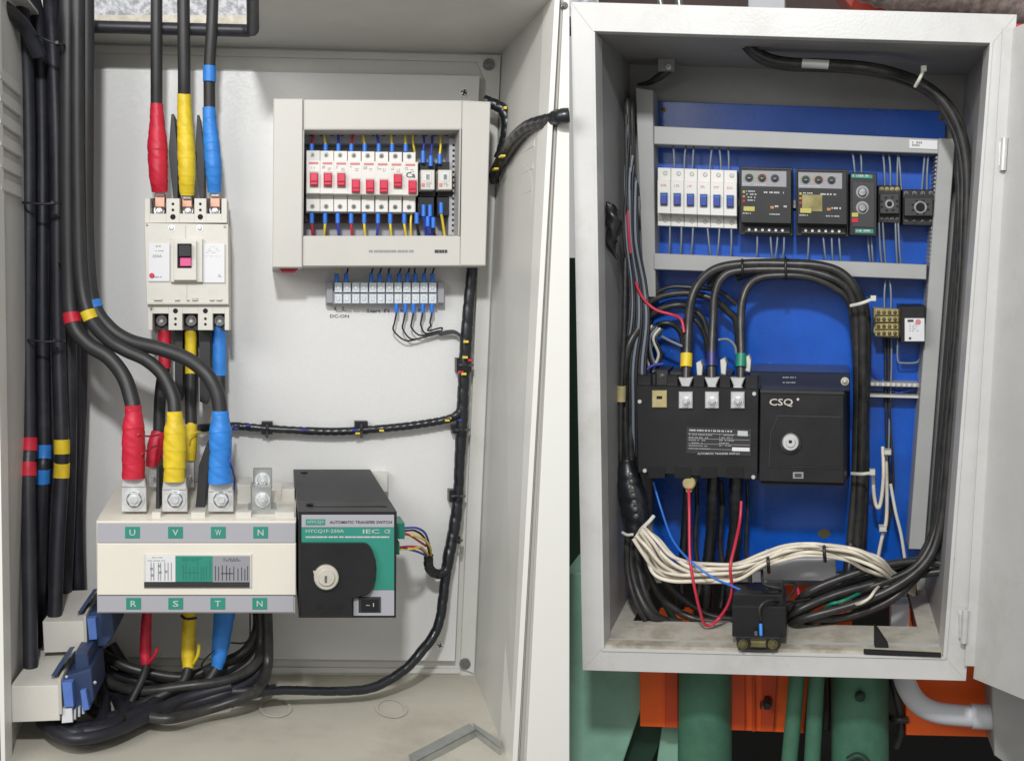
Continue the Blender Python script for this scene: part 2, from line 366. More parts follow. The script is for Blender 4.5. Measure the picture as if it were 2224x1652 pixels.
more = [((125, -40, .09), (128, 300, .09), (112, 700, .08), (112, 1000, .08), (105, 1250, .07), (100, 1330, .03)),
        ((136, -40, .12), (140, 200, .11), (142, 500, .10), (150, 760, .09), (150, 1000, .09), (140, 1300, .06)),
        ((160, -40, .06), (165, 300, .06), (160, 700, .06), (162, 900, .06), (158, 1100, .05), (150, 1300, .04)),
        ((186, -40, .06), (186, 300, .06), (178, 600, .05), (172, 900, .05), (165, 1100, .05), (170, 1290, .04)),
        ((120, -40, .05), (105, 300, .05), (90, 700, .05), (75, 1000, .05), (70, 1250, .05)),
        ((60, -40, .08), (75, 100, .07), (74, 500, .06), (110, 900, .06), (120, 1300, .05))]
wl = ['just right of the yellow banded one, swinging behind it', 'in the middle of the bundle, its lower half bare', 'second from the right edge of the bundle, running to the bottom', 'at the right edge of the bundle, running straight to the bottom', 'deep against the back of the bundle', 'hidden behind the blue banded one']
for k, p in enumerate(more):
    wire('power_cable', 'plain black cable '+wl[k], 'cable', MT['cable'], p, 15.5, G, 14, 10)
# loop of cable crossing the top left corner
wire('power_cable', 'black cable slanting across the top left corner above the bundle', 'cable', MT['cable'], [(-30, -10, .22), (20, 25, .20), (55, 62, .17), (85, 120, .15)], 16, G, 14, 8)
def ziptie(u0, v0, u1, v1, w, lb, m='black_wire', tail=True, r=2.6, dep=.02, cat='cable tie', grp=None):
    t = thing('cable_tie', lb, cat, grp)
    tube(part('strap', MT[m], t), [(u0, v0, w-dep), (u0+(u1-u0)*.08, v0+(v1-v0)*.08, w), (u0+(u1-u0)*.5, (v0+v1)/2+3, w+.004), (u0+(u1-u0)*.92, v0+(v1-v0)*.92, w), (u1, v1, w-dep)], r, 6, 5)
    hx, hy = u0+(u1-u0)*.72, v0+(v1-v0)*.72
    box(part('head', MT[m], t), hx-4, hy-4, hx+4, hy+4, w-.002, w+.007, .8)
    return t
ZG = 'black cable ties round the left bundle'
ziptie(130, 173, 206, 200, .12, 'black cable tie round the right half of the bundle, highest of them', grp=ZG)
ziptie(50, 440, 138, 440, .145, 'black cable tie round the left half of the bundle, level with the breaker top', grp=ZG)
ziptie(128, 572, 205, 578, .13, 'black cable tie just above the red and yellow cable markers', grp=ZG)
ziptie(60, 738, 140, 740, .14, 'black cable tie round the left half of the bundle below the markers', grp=ZG)
ziptie(80, 78, 140, 98, .17, 'cable tie near the top of the bundle, beside the cable entry', grp=ZG)

# ------------------------------------------------------------------ three cables coming down into the moulded case breaker
G2 = 'top feed cables of the large white breaker'
for lb, col, pts, r, sl, r2 in (
  ('black cable with a long red tape sleeve entering the left pole of the large breaker', 'red_tape', [(340, -40, .09), (340, 60, .09), (340, 160, .085), (340, 230, .08)], 12.5, [(340, 226, .08, 13.5), (341, 262, .08, 15.5), (342, 320, .08, 21), (344, 380, .08, 19.5), (347, 416, .075, 16.5)], 347),
  ('black cable with a long yellow tape sleeve entering the middle pole of the large breaker', 'yellow_tape', [(398, -40, .09), (399, 60, .09), (400, 160, .085), (400, 210, .08)], 13.5, [(400, 206, .08, 14.5), (402, 270, .08, 16.5), (405, 330, .08, 19), (406, 380, .08, 18), (406, 423, .075, 15)], 406),
  ('black cable with blue band and long blue sleeve entering the breaker right pole', 'blue_tape', [(463, -40, .09), (460, 60, .09), (455, 150, .085), (455, 240, .08)], 12.5, [(454, 234, .08, 13.5), (456, 270, .08, 15), (460, 320, .08, 17.5), (464, 370, .08, 17), (466, 418, .075, 14)], 467)):
    t = thing('power_cable', lb, 'cable', G2); tube(part('sheath', MT['cable_grey'], t), pts, r, 16, 10)
    tube(part('tape_sleeve', MT[col], t), sl, 15, 24, 28, tape_rf(.010, .06))
    if col == 'blue_tape': tube(part('tape_band', MT[col], t), [(455, 144, .0855), (455, 178, .085)], 14, 20, 2)
    lg = part('cable_lug', MT['tin'], t); box(lg, r2-9, sl[-1][1]-8, r2+9, sl[-1][1]+9, .066, .078, 2)
    cp2 = part('copper_end', MT['copper'], t); box(cp2, r2-11, sl[-1][1]+6, r2+11, 450, .060, .073, 1.5)
# ------------------------------------------------------------------ moulded case breaker
mc = thing('large_circuit_breaker', 'large ivory three pole breaker with a pink and black toggle on the steel plate', 'circuit breaker')
bd = part('body', MT['ivory'], mc); prism(bd, [(313, 484), (496, 487), (497, 661), (318, 660)], .014, .094, 1.5)
prism(bd, [(318, 440), (492, 440), (496, 715), (322, 715)], .012, .058, 1)
def tcover(vt, vb, up):
    c = part('terminal_cover', MT['ivory'], mc)
    ux = [314, 326, 361, 390, 422, 448, 481, 493] if up else [321, 331, 366, 396, 430, 462, 488, 498]
    y0, y1 = (431, 484) if up else (660.5, 717)
    pk = (434, 464) if up else (681, 712)
    for a, b in ((0, 1), (2, 3), (4, 5), (6, 7)): box(c, ux[a], y0, ux[b], y1, .03, .090, .8)
    for a, b in ((1, 2), (3, 4), (5, 6)):
        if up: box(c, ux[a]-.5, pk[1], ux[b]+.5, y1, .03, .0898, .8)
        else: box(c, ux[a]-.5, y0, ux[b]+.5, pk[0], .03, .0898, .8)
    hl = part('screw_recess', MT['dark_hole'], mc)
    for k, (a, b) in enumerate(((2, 3), (4, 5))):
        m = (ux[a]+ux[b])/2
        for vv, rr in (((443, 3), (456, 3), (471, 6)) if up else ((675, 5.5), (692, 3), (704, 3))): disc(hl, m, vv, rr, .088, .0906, .3, 12)
    for a, b in ((1, 2), (3, 4), (5, 6)):
        m = (ux[a]+ux[b])/2; t = part('terminal_screw', MT['steel'], mc); v = 455 if up else 694
        bolt(t, m+2, v+2, 12, .062, .008, True); box(part('terminal_well', MT['charcoal'], mc), ux[a], (431 if up else 681), ux[b], (464 if up else 717), .05, .0595, 0)
tcover(0, 0, True); tcover(0, 0, False)
for u, v in ((319, 488), (488, 492), (327, 668)): disc(part('rivet', MT['steel_dark'], mc), u, v, 2.5, .09, .0955, .3, 10)
for u in (372.7, 433.7): bolt(part('screw', MT['steel'], mc), u, 496, 8, .0935, .002)
sm = part('seam', MT['ivory_dark'], mc)
box(sm, 402, 489, 404, 519, .09, .0945, 0); box(sm, 405, 616, 406.5, 650, .09, .0945, 0)
for (u, l) in ((342, 18), (388, 10), (413, 6), (425, 12), (463, 10), (478, 12)): box(sm, u-8, 648+random.uniform(-2, 3), u-8+l, 653, .09, .0965, .6)
box(sm, 318, 657.5, 497, 661.5, .088, .0962, .5)
tf = part('toggle_frame', MT['ivory'], mc); prism(tf, rect(370.6, 518.5, 440, 613), .09, .1, 1.5)
prism(tf, rect(377, 523, 427, 609), .1, .105, 1.5)
tw = part('toggle_recess', MT['dark_hole'], mc); box(tw, 385, 529, 416, 582, .1, .1055, 0)
tg = part('toggle', MT['black_plastic'], mc); box(tg, 387, 531, 415.5, 558, .1, .112, 2)
tp = part('toggle_flag', MT['toggle_pink'], mc); box(tp, 391, 559, 415, 578, .1, .1085, 1)
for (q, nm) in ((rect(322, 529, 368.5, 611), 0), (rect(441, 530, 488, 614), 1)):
    s_ = part('label_shadow', MT['ivory_dark'], mc); prism(s_, [(a+(2 if not nm else 3), b+2.5) for a, b in q], .09, .0945, .3)  # darker copy of the label, shifted down right as its painted cast shadow
    lp = part('rating_label', MT['paper'], mc); prism(lp, q, .09, .0957, .6)
    ik = part('printing', MT['ink_soft'], lp)
    if not nm:
        text(ik, '250A', 331, 553, 352, 559, .0961); print_lines(ik, 334, 533, 362, 537, .0961, 1, .8); print_lines(ik, 337, 544, 366, 547, .0961, 1, .6)
        print_lines(ik, 334, 600, 362, 604, .0961, 1, .7)
        disc(part('trip_button', MT['toggle_red'], mc), 329.5, 598, 5.5, .094, .0975, .8, 16)
    else:
        print_lines(ik, 447, 536, 484, 560, .0961, 6, .2, fill=.5); print_lines(ik, 474, 596, 482, 603, .0961, 2, .6)
G3 = 'thin dark phase barriers of the large breaker'
for lb, q in (('dark barrier above the breaker between the red and yellow sleeves', [(372, 248), (378, 248), (386, 330), (386, 436), (377, 436), (366, 330)]),
              ('dark barrier above the breaker between the yellow and blue sleeves', [(428, 250), (433, 250), (443, 330), (443, 436), (434, 436), (424, 330)]),
              ('dark barrier below the breaker between the red and yellow cables', [(379, 706), (396, 706), (397, 850), (392, 872), (380, 868)]),
              ('dark barrier below the breaker between the yellow and blue cables', [(432, 706), (456, 706), (457, 850), (450, 878), (434, 872)])):
    t = thing('phase_barrier', lb, 'barrier', G3, MT['charcoal']); prism(t, q, .015, .062, .6)
# outgoing cables of the breaker, passing behind to the rear terminals
G4 = 'outgoing cables under the large breaker'
for lb, col, a, b, sl in (
  ('black cable with red tape leaving the bottom left pole of the large breaker', 'red_tape', [(356, 700, .052, 13), (357, 740, .052, 13.5), (357, 800, .055, 13)], [(356, 800, .055), (348, 860, .06), (345, 941, .065)], [(345, 938, .065, 15), (338, 965, .068, 17), (333, 1013, .07, 16)]),
  ('black cable with yellow tape leaving the bottom middle pole of the large breaker', 'yellow_tape', [(413, 700, .052, 12), (414, 740, .052, 12.5), (414, 816, .055, 12)], [(414, 812, .055), (414, 870, .06), (415, 921, .065)], [(415, 918, .065, 12), (415, 960, .068, 13), (413, 1000, .07, 11)]),
  ('black cable with blue tape leaving the bottom right pole of the large breaker', 'blue_tape', [(474, 705, .052, 14), (476, 740, .052, 15), (477, 816, .055, 14.5)], [(477, 812, .055), (478, 880, .06), (480, 960, .065)], [(480, 960, .065, 15), (482, 1000, .067, 15), (482, 1040, .07, 15)])):
    t = thing('power_cable', lb, 'cable', G4)
    tube(part('tape_sleeve', MT[col], t), a, 12, 20, 10, tape_rf(.014, .03)); tube(part('sheath', MT['cable_grey'], t), b, 12.5, 16, 8)
    tube(part('tape_sleeve', MT[col], t), sl, 14, 20, 10, tape_rf(.011))
    box(part('cable_lug', MT['tin'], t), sl[-1][0]-11, sl[-1][1]-3, sl[-1][0]+9, 1058, .06, .072, 1.5)
    bolt(part('bolt', MT['steel'], t), sl[-1][0]-1, 1040, 9, .072, .006, True)

# ------------------------------------------------------------------ curving cables with markers, into the switch
G5 = 'cables curving from the bundle to the transfer switch'
for lb, col, cb, r, sl, bu in (
  ('black cable with a red marker curving into the long red sleeve of terminal U', 'red_tape',
    [(147, -40, .15), (147, 200, .145), (147, 420, .14), (150, 600, .14), (158, 700, .145), (189, 745, .15), (237, 777, .155), (270, 820, .16), (287, 872, .17), (290, 900, .175)], 16.5,
    [(289, 880, .175, 17.5), (290, 898, .175, 18), (290, 925, .175, 22.5), (290, 965, .175, 24), (290, 1000, .175, 23.5), (290, 1038, .175, 23.5)], (152, 675, 178, 706)),
  ('black cable with a yellow marker curving into the long yellow sleeve of terminal V', 'yellow_tape',
    [(168, -40, .155), (168, 200, .15), (170, 420, .145), (176, 600, .145), (194, 686, .15), (232, 735, .15), (271, 760, .15), (318, 782, .155), (354, 815, .16), (376, 862, .17), (380, 900, .175)], 14.5,
    [(379, 893, .175, 16), (380, 915, .175, 18), (380, 935, .175, 22.5), (380, 975, .175, 24), (379, 1010, .175, 23), (379, 1044, .175, 23)], (181, 670, 208, 698)),
  ('uppermost curving black cable, ending in the long blue sleeve of terminal W', 'blue_tape',
    [(188, -40, .14), (188, 200, .135), (187, 420, .13), (190, 560, .13), (203, 660, .13), (238, 712, .135), (284, 741, .14), (347, 757, .15), (408, 780, .16), (448, 812, .17), (472, 855, .175), (479, 900, .178)], 16,
    [(479, 892, .178, 17), (479, 915, .178, 20), (479, 940, .178, 24.5), (479, 985, .178, 23), (478, 1015, .178, 24), (479, 1048, .178, 26)], (194, 648, 212, 674))):
    t = thing('power_cable', lb, 'cable', G5); tube(part('sheath', MT['cable_grey'], t), cb, r, 16, 12)
    q = spline(cb, 60); sg = [p for p in q if bu[1]+4 <= p[1] <= bu[3]-4]; tape(t, col, [sg[0], sg[len(sg)//2], sg[-1]], r+1.5)
    tube(part('tape_sleeve', MT[col], t), sl, 20, 28, 24, tape_rf(.020, .06))
    c = sl[-1][0]; y = sl[-1][1]
    lg = part('cable_lug', MT['tin'], t); prism(lg, [(c-24, y-4), (c+24, y-4), (c+27, y+20), (c-27, y+20)], .163, .178, 2)
    prism(lg, rect(c-27, y+18, c+28, 1111), .167, .176, 1.5)
    bb = part('bolt', MT['steel'], t); bolt(bb, c+1, 1085, 23, .176, .008, True)
    disc(part('washer', MT['steel_dark'], t), c+1, 1085, 17, .176, .1785, .8)
# thin wires joining the sleeves
for lb, m, p in (('thin red wire between the two red sleeves above the transfer switch', 'red_wire', [(300, 943, .19), (322, 947, .16), (345, 944, .085)]),
                 ('second thin red wire joining the red sleeves lower down', 'red_wire', [(308, 985, .19), (322, 975, .15), (340, 968, .09)]),
                 ('thin yellow wire leaving the yellow sleeve towards the harness', 'yellow_wire', [(410, 955, .09), (414, 945, .085), (430, 938, .075), (442, 940, .06)]),
                 ('thin dark blue wire hanging beside the blue sleeve', 'blue_wire', [(505, 925, .06), (498, 950, .12), (500, 1000, .19), (510, 1040, .14), (506, 1075, .12)])):
    wire('thin_wire', lb, 'wire', MT[m], p, 2, None, 6, 6)
G6 = 'dark barriers standing between the switch terminals'
for lb, q, w in (('narrow dark barrier between the red and yellow terminals of the transfer switch', [(340, 1010), (346, 1016), (347, 1118), (338, 1118)], .16),
                 ('pointed dark barrier between the yellow and blue terminals of the transfer switch', [(449, 962), (451, 1000), (444, 1112), (432, 1118), (424, 1112), (432, 1010)], .15)):
    t = thing('phase_barrier', lb, 'barrier', G6, MT['charcoal']); prism(t, q, .04, w, .8)

# ------------------------------------------------------------------ transfer switch
sw = thing('transfer_switch', 'cream transfer switch body with grey bands, marked U V W N on top', 'switch')
bd = part('body', MT['cream'], sw)
prism(bd, [(209, 1131), (643, 1131), (641, 1331), (211, 1331)], .02, .20, 1.5, back=[(258, 1048), (642, 1048), (640, 1270), (262, 1270)])
dk = part('terminal_deck', MT['ivory'], sw)
for a, b in ((330, 349), (415, 446), (512, 546), (597, 640)): prism(dk, [(a, 1112), (b, 1112), (b, 1127), (a, 1127)], .08, .185, 1)
box(dk, 612, 1062, 640, 1090, .05, .11, 1); box(dk, 515, 1052, 545, 1100, .05, .12, 1)
fr_ = part('face_panel', MT['cream'], sw); prism(fr_, rect(211, 1179.5, 643, 1292), .199, .2045, 1.5)
for nm, y0, y1, L in (('upper', 1136, 1178, 'UVWN'), ('lower', 1293.5, 1329, 'RSTN')):
    g = part('band', MT['band_grey'], sw); box(g, 211, y0, 642 if y0 < 1200 else 638, y1, .199, .2028, .8)
    for k, ch in enumerate(L):
        u = (287.5, 381, 474, 566)[k] if y0 < 1200 else (290, 381.5, 473, 564)[k]
        lb = part('terminal_label', MT['teal'], sw); ym = (y0+y1)/2-1; box(lb, u-16, ym-12.5, u+16, ym+12.5, .202, .2036, .5)
        text(part('letter', MT['white_ink'], lb), ch, u-6.5, ym-6.5, u+6.5, ym+6.5, .2041)
wn = part('indicator_window', MT['paper'], sw)
box(part('window_frame', MT['ivory'], sw), 312, 1203, 547, 1277, .203, .206, 1)
box(wn, 317, 1207, 381, 1263, .205, .2072, .3); box(part('diagram_field', MT['teal'], wn), 381.5, 1207, 461.5, 1263, .205, .2072, .3)
box(part('diagram_field', MT['label_grey'], wn), 462, 1207, 542, 1264, .205, .2072, .3); box(part('window_bar', MT['charcoal'], wn), 313, 1263.5, 542, 1275, .205, .2074, .4)
ik = part('diagram', MT['ink_soft'], wn); ik2 = part('diagram', MT['teal_dark'], wn); ik3 = part('diagram', MT['charcoal'], wn)
print_lines(ik, 330, 1209, 372, 1212, .2076, 1, .6); print_lines(ik, 321, 1216, 376, 1219, .2076, 1, .6, fill=1)
for u in (327, 333, 343, 348, 357, 364, 371): box(ik, u, 1221, u+1.8, 1260, .207, .2076, 0)
for u, v in ((326, 1232), (343, 1226), (345, 1240), (357, 1238), (328, 1246)): box(ik, u, v, u+6, v+5, .207, .2076, 0)
for u in (397, 403, 411, 420, 428, 436, 441, 447, 455): box(ik2, u, 1213+random.random()*20, u+1.6, 1259, .207, .2076, 0)
print_lines(ik2, 396, 1211, 440, 1219, .2076, 2, .5); box(ik2, 400, 1242, 432, 1243.5, .207, .2077, 0)
for u in (467, 474, 482, 491, 498, 507, 516, 524, 531, 537): box(ik3, u, 1226+random.random()*10, u+1.5, 1260, .207, .2076, 0)
print_lines(ik3, 485, 1212, 532, 1220, .2076, 2, .4); box(ik3, 480, 1244, 506, 1245.5, .207, .2077, 0)
nt_ = part('neutral_terminal', MT['bracket_metal'], sw)
prism(nt_, rect(550, 1018, 591, 1060), .118, .130, 1.5); prism(nt_, rect(546, 1058, 590, 1112), .12, .165, 1.5); prism(nt_, rect(538, 1106, 600, 1117), .10, .17, 1)
for v in (1042, 1085): bolt(part('bolt', MT['steel'], nt_), 570, v, 17, .131 if v < 1060 else .1655, .007, True)
# motor drive module
mo = thing('motor_drive', 'black motor drive module with teal label and round key knob, right of the cream switch', 'switch module')
hs = part('housing', MT['black_plastic'], mo)
prism(hs, [(648, 1111), (862, 1111), (860, 1341), (649, 1341)], .02, .21, 1.5, back=[(637, 1019), (804, 1019), (822, 1200), (640, 1240)])
lid = part('top_lid', MT['charcoal'], mo); ins = lambda t, s: (637+11*t+(167+47*t)*s, 1019+92*t)
def lidp(s, t, up=0): a, b = ins(t, s); return P(a, b, .02+.19*t)+FR.z*up
slab(lid, [lidp(.01, .02, .0012), lidp(.985, .02, .0012), lidp(.985, .76, .0012), lidp(.01, .76, .0012)], -FR.z*.002)
sl_ = part('lid_slot', MT['dark_hole'], mo); slab(sl_, [lidp(.1, .79, .0006), lidp(.93, .79, .0006), lidp(.93, .90, .0006), lidp(.1, .90, .0006)], -FR.z*.001)
for s, t in ((.13, .10), (.13, .85)):
    sc = part('screw', MT['dark_hole'], mo); c = lidp(s, t, .002); n = 14; rr = .0048
    sc.add([c+(FR.x*math.cos(2*math.pi*i/n)+FR.n*math.sin(2*math.pi*i/n))*rr for i in range(n)], [tuple(range(n))])
w = .21
box(part('face_label', MT['band_grey'], mo), 655, 1117.5, 856, 1144.5, w, w+.0012, .3)
gl = part('face_label', MT['teal'], mo)
prism(gl, [(655, 1145), (856, 1145), (856, 1280), (800, 1280), (812, 1262), (818, 1237), (816, 1215), (808, 1197), (793, 1179), (655, 1178)], w, w+.0012)
lg = part('face_label', MT['band_grey'], mo); prism(lg, [(800, 1281), (856, 1281), (856, 1336), (768, 1336), (768, 1299), (785, 1297)], w, w+.0013)
dp = part('drive_cover', MT['black_plastic'], mo)
arc = [(792+25*math.sin(R(a))*1.0, 1237-57*math.cos(R(a))) for a in range(0, 181, 15)]
prism(dp, [(651, 1180)]+arc+[(775, 1297), (766, 1299), (766, 1339), (651, 1339)], w, w+.010, 2.5)
kb = part('key_knob', MT['seal_ring'], mo); disc(kb, 709, 1254.5, 27, w+.009, w+.017, 2.5, 32); disc(kb, 709, 1254.5, 19, w+.017, w+.0195, 2, 28)
prism(kb, [(680, 1240), (690, 1240), (692, 1248), (682, 1248)], w+.009, w+.014, .8)
box(part('keyhole', MT['steel_dark'], kb), 705, 1250, 710, 1265, w+.0194, w+.0204, .4)
for u in (694, 738): disc(part('hole', MT['dark_hole'], mo), u, 1315.5, 7, w+.009, w+.0106, .5, 18)
sk = part('socket', MT['dark_hole'], mo); box(part('socket_bezel', MT['charcoal'], sk), 779, 1296, 827, 1330, w, w+.003, 1)
box(sk, 784.5, 1301, 822, 1326.5, w+.002, w+.004, .5); text(part('printing', MT['white_ink'], sk), '~ 1', 795, 1309, 812, 1317, w+.0045)
print_lines(part('printing', MT['white_ink'], mo), 776, 1330.5, 852, 1334.5, w+.0018, 1, .7)
box(part('emblem', MT['teal'], mo), 664, 1127, 706, 1139.5, w+.001, w+.0019, .2)
wk = part('printing', MT['white_ink'], mo); dkk = part('printing', MT['charcoal'], mo)
text(wk, 'HYCQ1', 668, 1129.5, 702, 1137, w+.0024)
text(dkk, 'AUTOMATIC TRANSFER SWITCH', 716, 1130.5, 851, 1136.5, w+.0018)
text(wk, 'HYCQ1F-250A', 664, 1149, 747, 1157.5, w+.0017); text(wk, 'IEC', 788, 1149, 824, 1158, w+.0017); text(wk, 'CE', 835, 1149, 848, 1157.5, w+.0017)
print_lines(wk, 664, 1164, 852, 1169, w+.0017, 1, .7, fill=1, lo=5, hi=16)
cg = part('connector', MT['green_tape'], mo); prism(cg, rect(858, 1136, 879, 1170), .12, .17, 1); prism(cg, rect(858, 1178, 868, 1204), .12, .17, 1)
# bracket seen behind the drive
br = thing('rail_bracket', 'narrow beige bracket edge behind the black motor drive', 'bracket', None, MT['beige_paint']); box(br, 800, 1026, 842, 1068, .014, .03, .8)
# control wires out of the drive into a sleeve
G7 = 'thin control wires from the motor drive'
for lb, m, p in (('dark blue control wire, uppermost from the motor drive', 'blue_wire', [(878, 1146, .15), (905, 1146, .15), (925, 1160, .12), (934, 1195, .08), (931, 1212, .06)]),
                 ('black control wire from the upper connector of the motor drive', 'black_wire', [(878, 1152, .152), (902, 1152, .15), (922, 1168, .12), (932, 1200, .08), (930, 1214, .06)]),
                 ('yellow control wire from the upper connector of the motor drive', 'yellow_wire', [(878, 1160, .155), (900, 1163, .15), (922, 1172, .13), (935, 1190, .09), (934, 1212, .06)]),
                 ('red control wire stub at the upper connector of the motor drive', 'red_wire', [(874, 1156, .158), (886, 1160, .157), (900, 1168, .14), (925, 1185, .1)]),
                 ('red control wire from the lower connector of the motor drive', 'red_wire', [(864, 1189, .15), (890, 1186, .14), (912, 1190, .12), (928, 1204, .07)]),
                 ('yellow control wire from the lower connector of the motor drive', 'yellow_wire', [(864, 1192, .148), (892, 1192, .14), (914, 1188, .12), (930, 1204, .08)]),
                 ('blue control wire from the lower connector of the motor drive', 'blue_wire', [(864, 1186, .148), (886, 1192, .142), (908, 1198, .12), (926, 1206, .08)])):
    wire('control_wire', lb, 'wire', MT[m], p, 2.6, G7, 6, 6)
# ------------------------------------------------------------------ spiral wrapped harness
ha = thing('cable_harness', 'long black wrapped harness down the right side, curving along the floor to the left', 'harness')
tube(part('wrapping', MT['wrap'], ha), [(1026, 560, .03, 12), (1024, 600, .03, 12), (1018, 660, .03, 12), (1013, 729, .03, 13), (1009, 790, .03, 13), (1006, 850, .03, 12.5), (1003, 920, .03, 13), (998, 1007, .03, 11.5), (995, 1076, .03, 11.5), (989, 1130, .032, 13), (982, 1170, .035, 12.5), (974, 1210, .04, 13), (967, 1256, .045, 11), (962, 1300, .05, 11), (955, 1345, .055, 10.5), (940, 1382, .06, 11), (914, 1415, .07, 11), (885, 1448, .08, 10.5), (841, 1478, .09, 10.5), (793, 1496, .10, 10), (714, 1500, .11, 9.5), (619, 1498, .12, 9.5), (560, 1504, .13, 10), (500, 1528, .14, 10)], 11, 14, 14, wrap_rf(.022, .07))
for k, (u, v, m) in enumerate(((1013, 742, 'yellow_wire'), (1011, 776, 'yellow_wire'), (1008, 812, 'yellow_wire'), (1002, 808, 'red_wire'), (1022, 782, 'red_wire'))):
    box(part('exposed_wire', MT[m], ha), u-5, v-2.5, u+5, v+2.5, .04, .0395+.0075, .8)
hb = thing('cable_harness', 'black wrapped harness branch running level behind the blue sleeve to the right', 'harness')
tube(part('wrapping', MT['wrap'], hb), [(432, 930, .05), (505, 925, .03), (560, 929, .03), (660, 935, .03), (730, 937, .03), (799, 933, .03), (868, 927, .03), (920, 920, .03), (965, 912, .03), (990, 902, .035), (1002, 885, .03)], 8.5, 12, 12, wrap_rf(.010, .16))
for (u, v, m) in ((538, 924, 'blue_wire'), (660, 934, 'blue_wire'), (770, 934, 'blue_wire'), (777, 941, 'yellow_wire'), (829, 935, 'yellow_wire'), (512, 930, 'blue_wire'), (990, 903, 'yellow_wire'), (972, 913, 'yellow_wire'), (983, 908, 'yellow_wire'), (1000, 912, 'blue_wire')):
    box(part('exposed_wire', MT[m], hb), u-5, v-2, u+5, v+2, .034, .0345+.0035, .8)
hc = thing('cable_harness', 'short black harness elbow from the motor drive wires into the right-hand harness', 'harness', None, MT['wrap'])
tube(hc, [(931, 1205, .065), (931, 1228, .06), (940, 1242, .055), (955, 1246, .05), (968, 1238, .048)], 10, 12, 8, wrap_rf())
hd = thing('cable_harness', 'thick black taped harness crossing the right wall and leaving over the front edge', 'harness')
tube(part('wrapping', MT['wrap'], hd), [(1236.5, 251, .285, 16), (1215, 254, .28, 17), (1187, 264, .25, 16), (1150, 275, .20, 15), (1120, 300, .15, 15), (1099, 332, .10, 14), (1082, 360, .06, 12), (1074, 380, .04, 12), (1074, 398, .035, 10)], 14, 16, 12, wrap_rf(.02, .08))
for (u, v, ww) in ((1093, 338, .12), (1078, 366, .072)): box(part('exposed_wire', MT['yellow_wire'], hd), u-5, v-2, u+5, v+2, ww-.01, ww+.004, .6)
he = thing('cable_harness', 'black harness looping down from the top right corner of the grey frame', 'harness')
tube(part('wrapping', MT['wrap'], he), [(1052, 219, .04), (1070, 226, .045), (1090, 236, .05), (1100, 258, .052), (1100, 285, .05), (1094, 315, .045), (1084, 345, .04)], 12, 14, 8, wrap_rf(.012, .1))
for (u, v) in ((1098, 234), (1108, 262)): box(part('exposed_wire', MT['yellow_wire'], he), u-3, v-3, u+3, v+3, .05, .064, .6)
ms = [('black adhesive tie mount above the level harness, left one', (568, 916, 592, 943)), ('black adhesive tie mount above the level harness, right one', (771, 915, 799, 943)), ('black tie mount on the upright harness below the small wires', (992, 777, 1024, 808)), ('black tie mount at the junction of level and upright harness', (983, 925, 1016, 941)), ('black tie mount on the upright harness beside the motor drive', (976, 1064, 1006, 1090)), ('black tie mount on the upright harness above the elbow', (984, 1166, 1000, 1180))]
for lb, q in ms:
    t = thing('tie_mount', lb, 'tie mount', 'black tie mounts on the steel plate'); box(part('base', MT['black_plastic'], t), *q, .014, .032, 1.2)
    u, v = (q[0]+q[2])/2, (q[1]+q[3])/2
    if q[1] > 900 and q[0] < 900: tube(part('strap', MT['black_wire'], t), [(u, q[1]+4, .02), (u, v, .046), (u, q[3]+6, .02)], 3, 6, 6)
    else: tube(part('strap', MT['black_wire'], t), [(q[0], v, .02), (u+3, v, .056), (q[2]+3, v, .02)], 3, 6, 6)

# ------------------------------------------------------------------ terminal strip
ts = thing('terminal_strip', 'twelve way terminal strip under clear covers below the grey frame', 'terminal strip')
box(part('rail', MT['band_grey'], ts), 708, 611, 964, 661, .014, .028, 1)
for u in (711, 953): box(part('end_clamp', MT['label_grey'], ts), u-2, 613, u+12, 658, .026, .034, .8)
cov = [727, 746, 765, 783, 802, 820, 838.5, 857, 876, 895, 913, 932]
for k, u in enumerate(cov):
    for y0, y1 in ((613.5, 635), (638, 659)):
        c = part('terminal_clamp', MT['clear_cover'], ts); box(c, u, y0, u+16, y1, .027, .038, 1)
        box(part('clamp_screw', MT['steel'], c), u+4, (y0+y1)/2-4, u+11, (y0+y1)/2+4, .037, .0392, .8)
ti = part('printing', MT['ink_soft'], ts)
GF = 'wires with blue ferrules entering the terminal strip from above'
for k, u in enumerate((731, 752, 806, 824, 845, 867, 885, 902, 921, 939)):
    t = thing('ferruled_wire', ('yellow' if k == 0 else 'black')+' wire with blue ferrule, '+ORD[k]+' from the left, entering the terminal strip from above', 'wire', GF)
    tube(part('ferrule', MT['ferrule'], t), [(u, 614, .035), (u, 594, .034)], 4.6, 8, 2)
    tube(part('core', MT['yellow_wire' if k == 0 else 'black_wire'], t), [(u, 594, .034), (u+random.uniform(-2, 4), 586, .032), (u+random.uniform(2, 9), 570, .028)], 2, 6, 4)
GL = 'thin wires looping from the terminal strip to the harness'
for k, (u, bot, uu) in enumerate(((861, 739, 880), (880, 736, 893), (898, 728, 912), (918, 724, 925), (938, 718, 930))):
    t = thing('ferruled_wire', ORD[k]+' from the left of the black ferruled wires looping down below the terminal strip', 'wire', GL)
    tube(part('ferrule', MT['ferrule'], t), [(u, 657, .035), (u, 679, .034)], 4.6, 8, 2)
    tube(part('core', MT['black_wire'], t), [(u, 679, .034), (u-4, 700, .032), (u-6+k, 718-k*3, .03), (uu, bot, .028), (uu+30, bot-4-k*.5, .027), (955, 722+k*1.2, .027), (985, 718+k*1.4, .028), (1004, 730+k, .03)], 2, 6, 8)
pn = thing('terminal_labels', 'small black lettering on the steel plate below the terminal strip', 'lettering', None, MT['ink'])
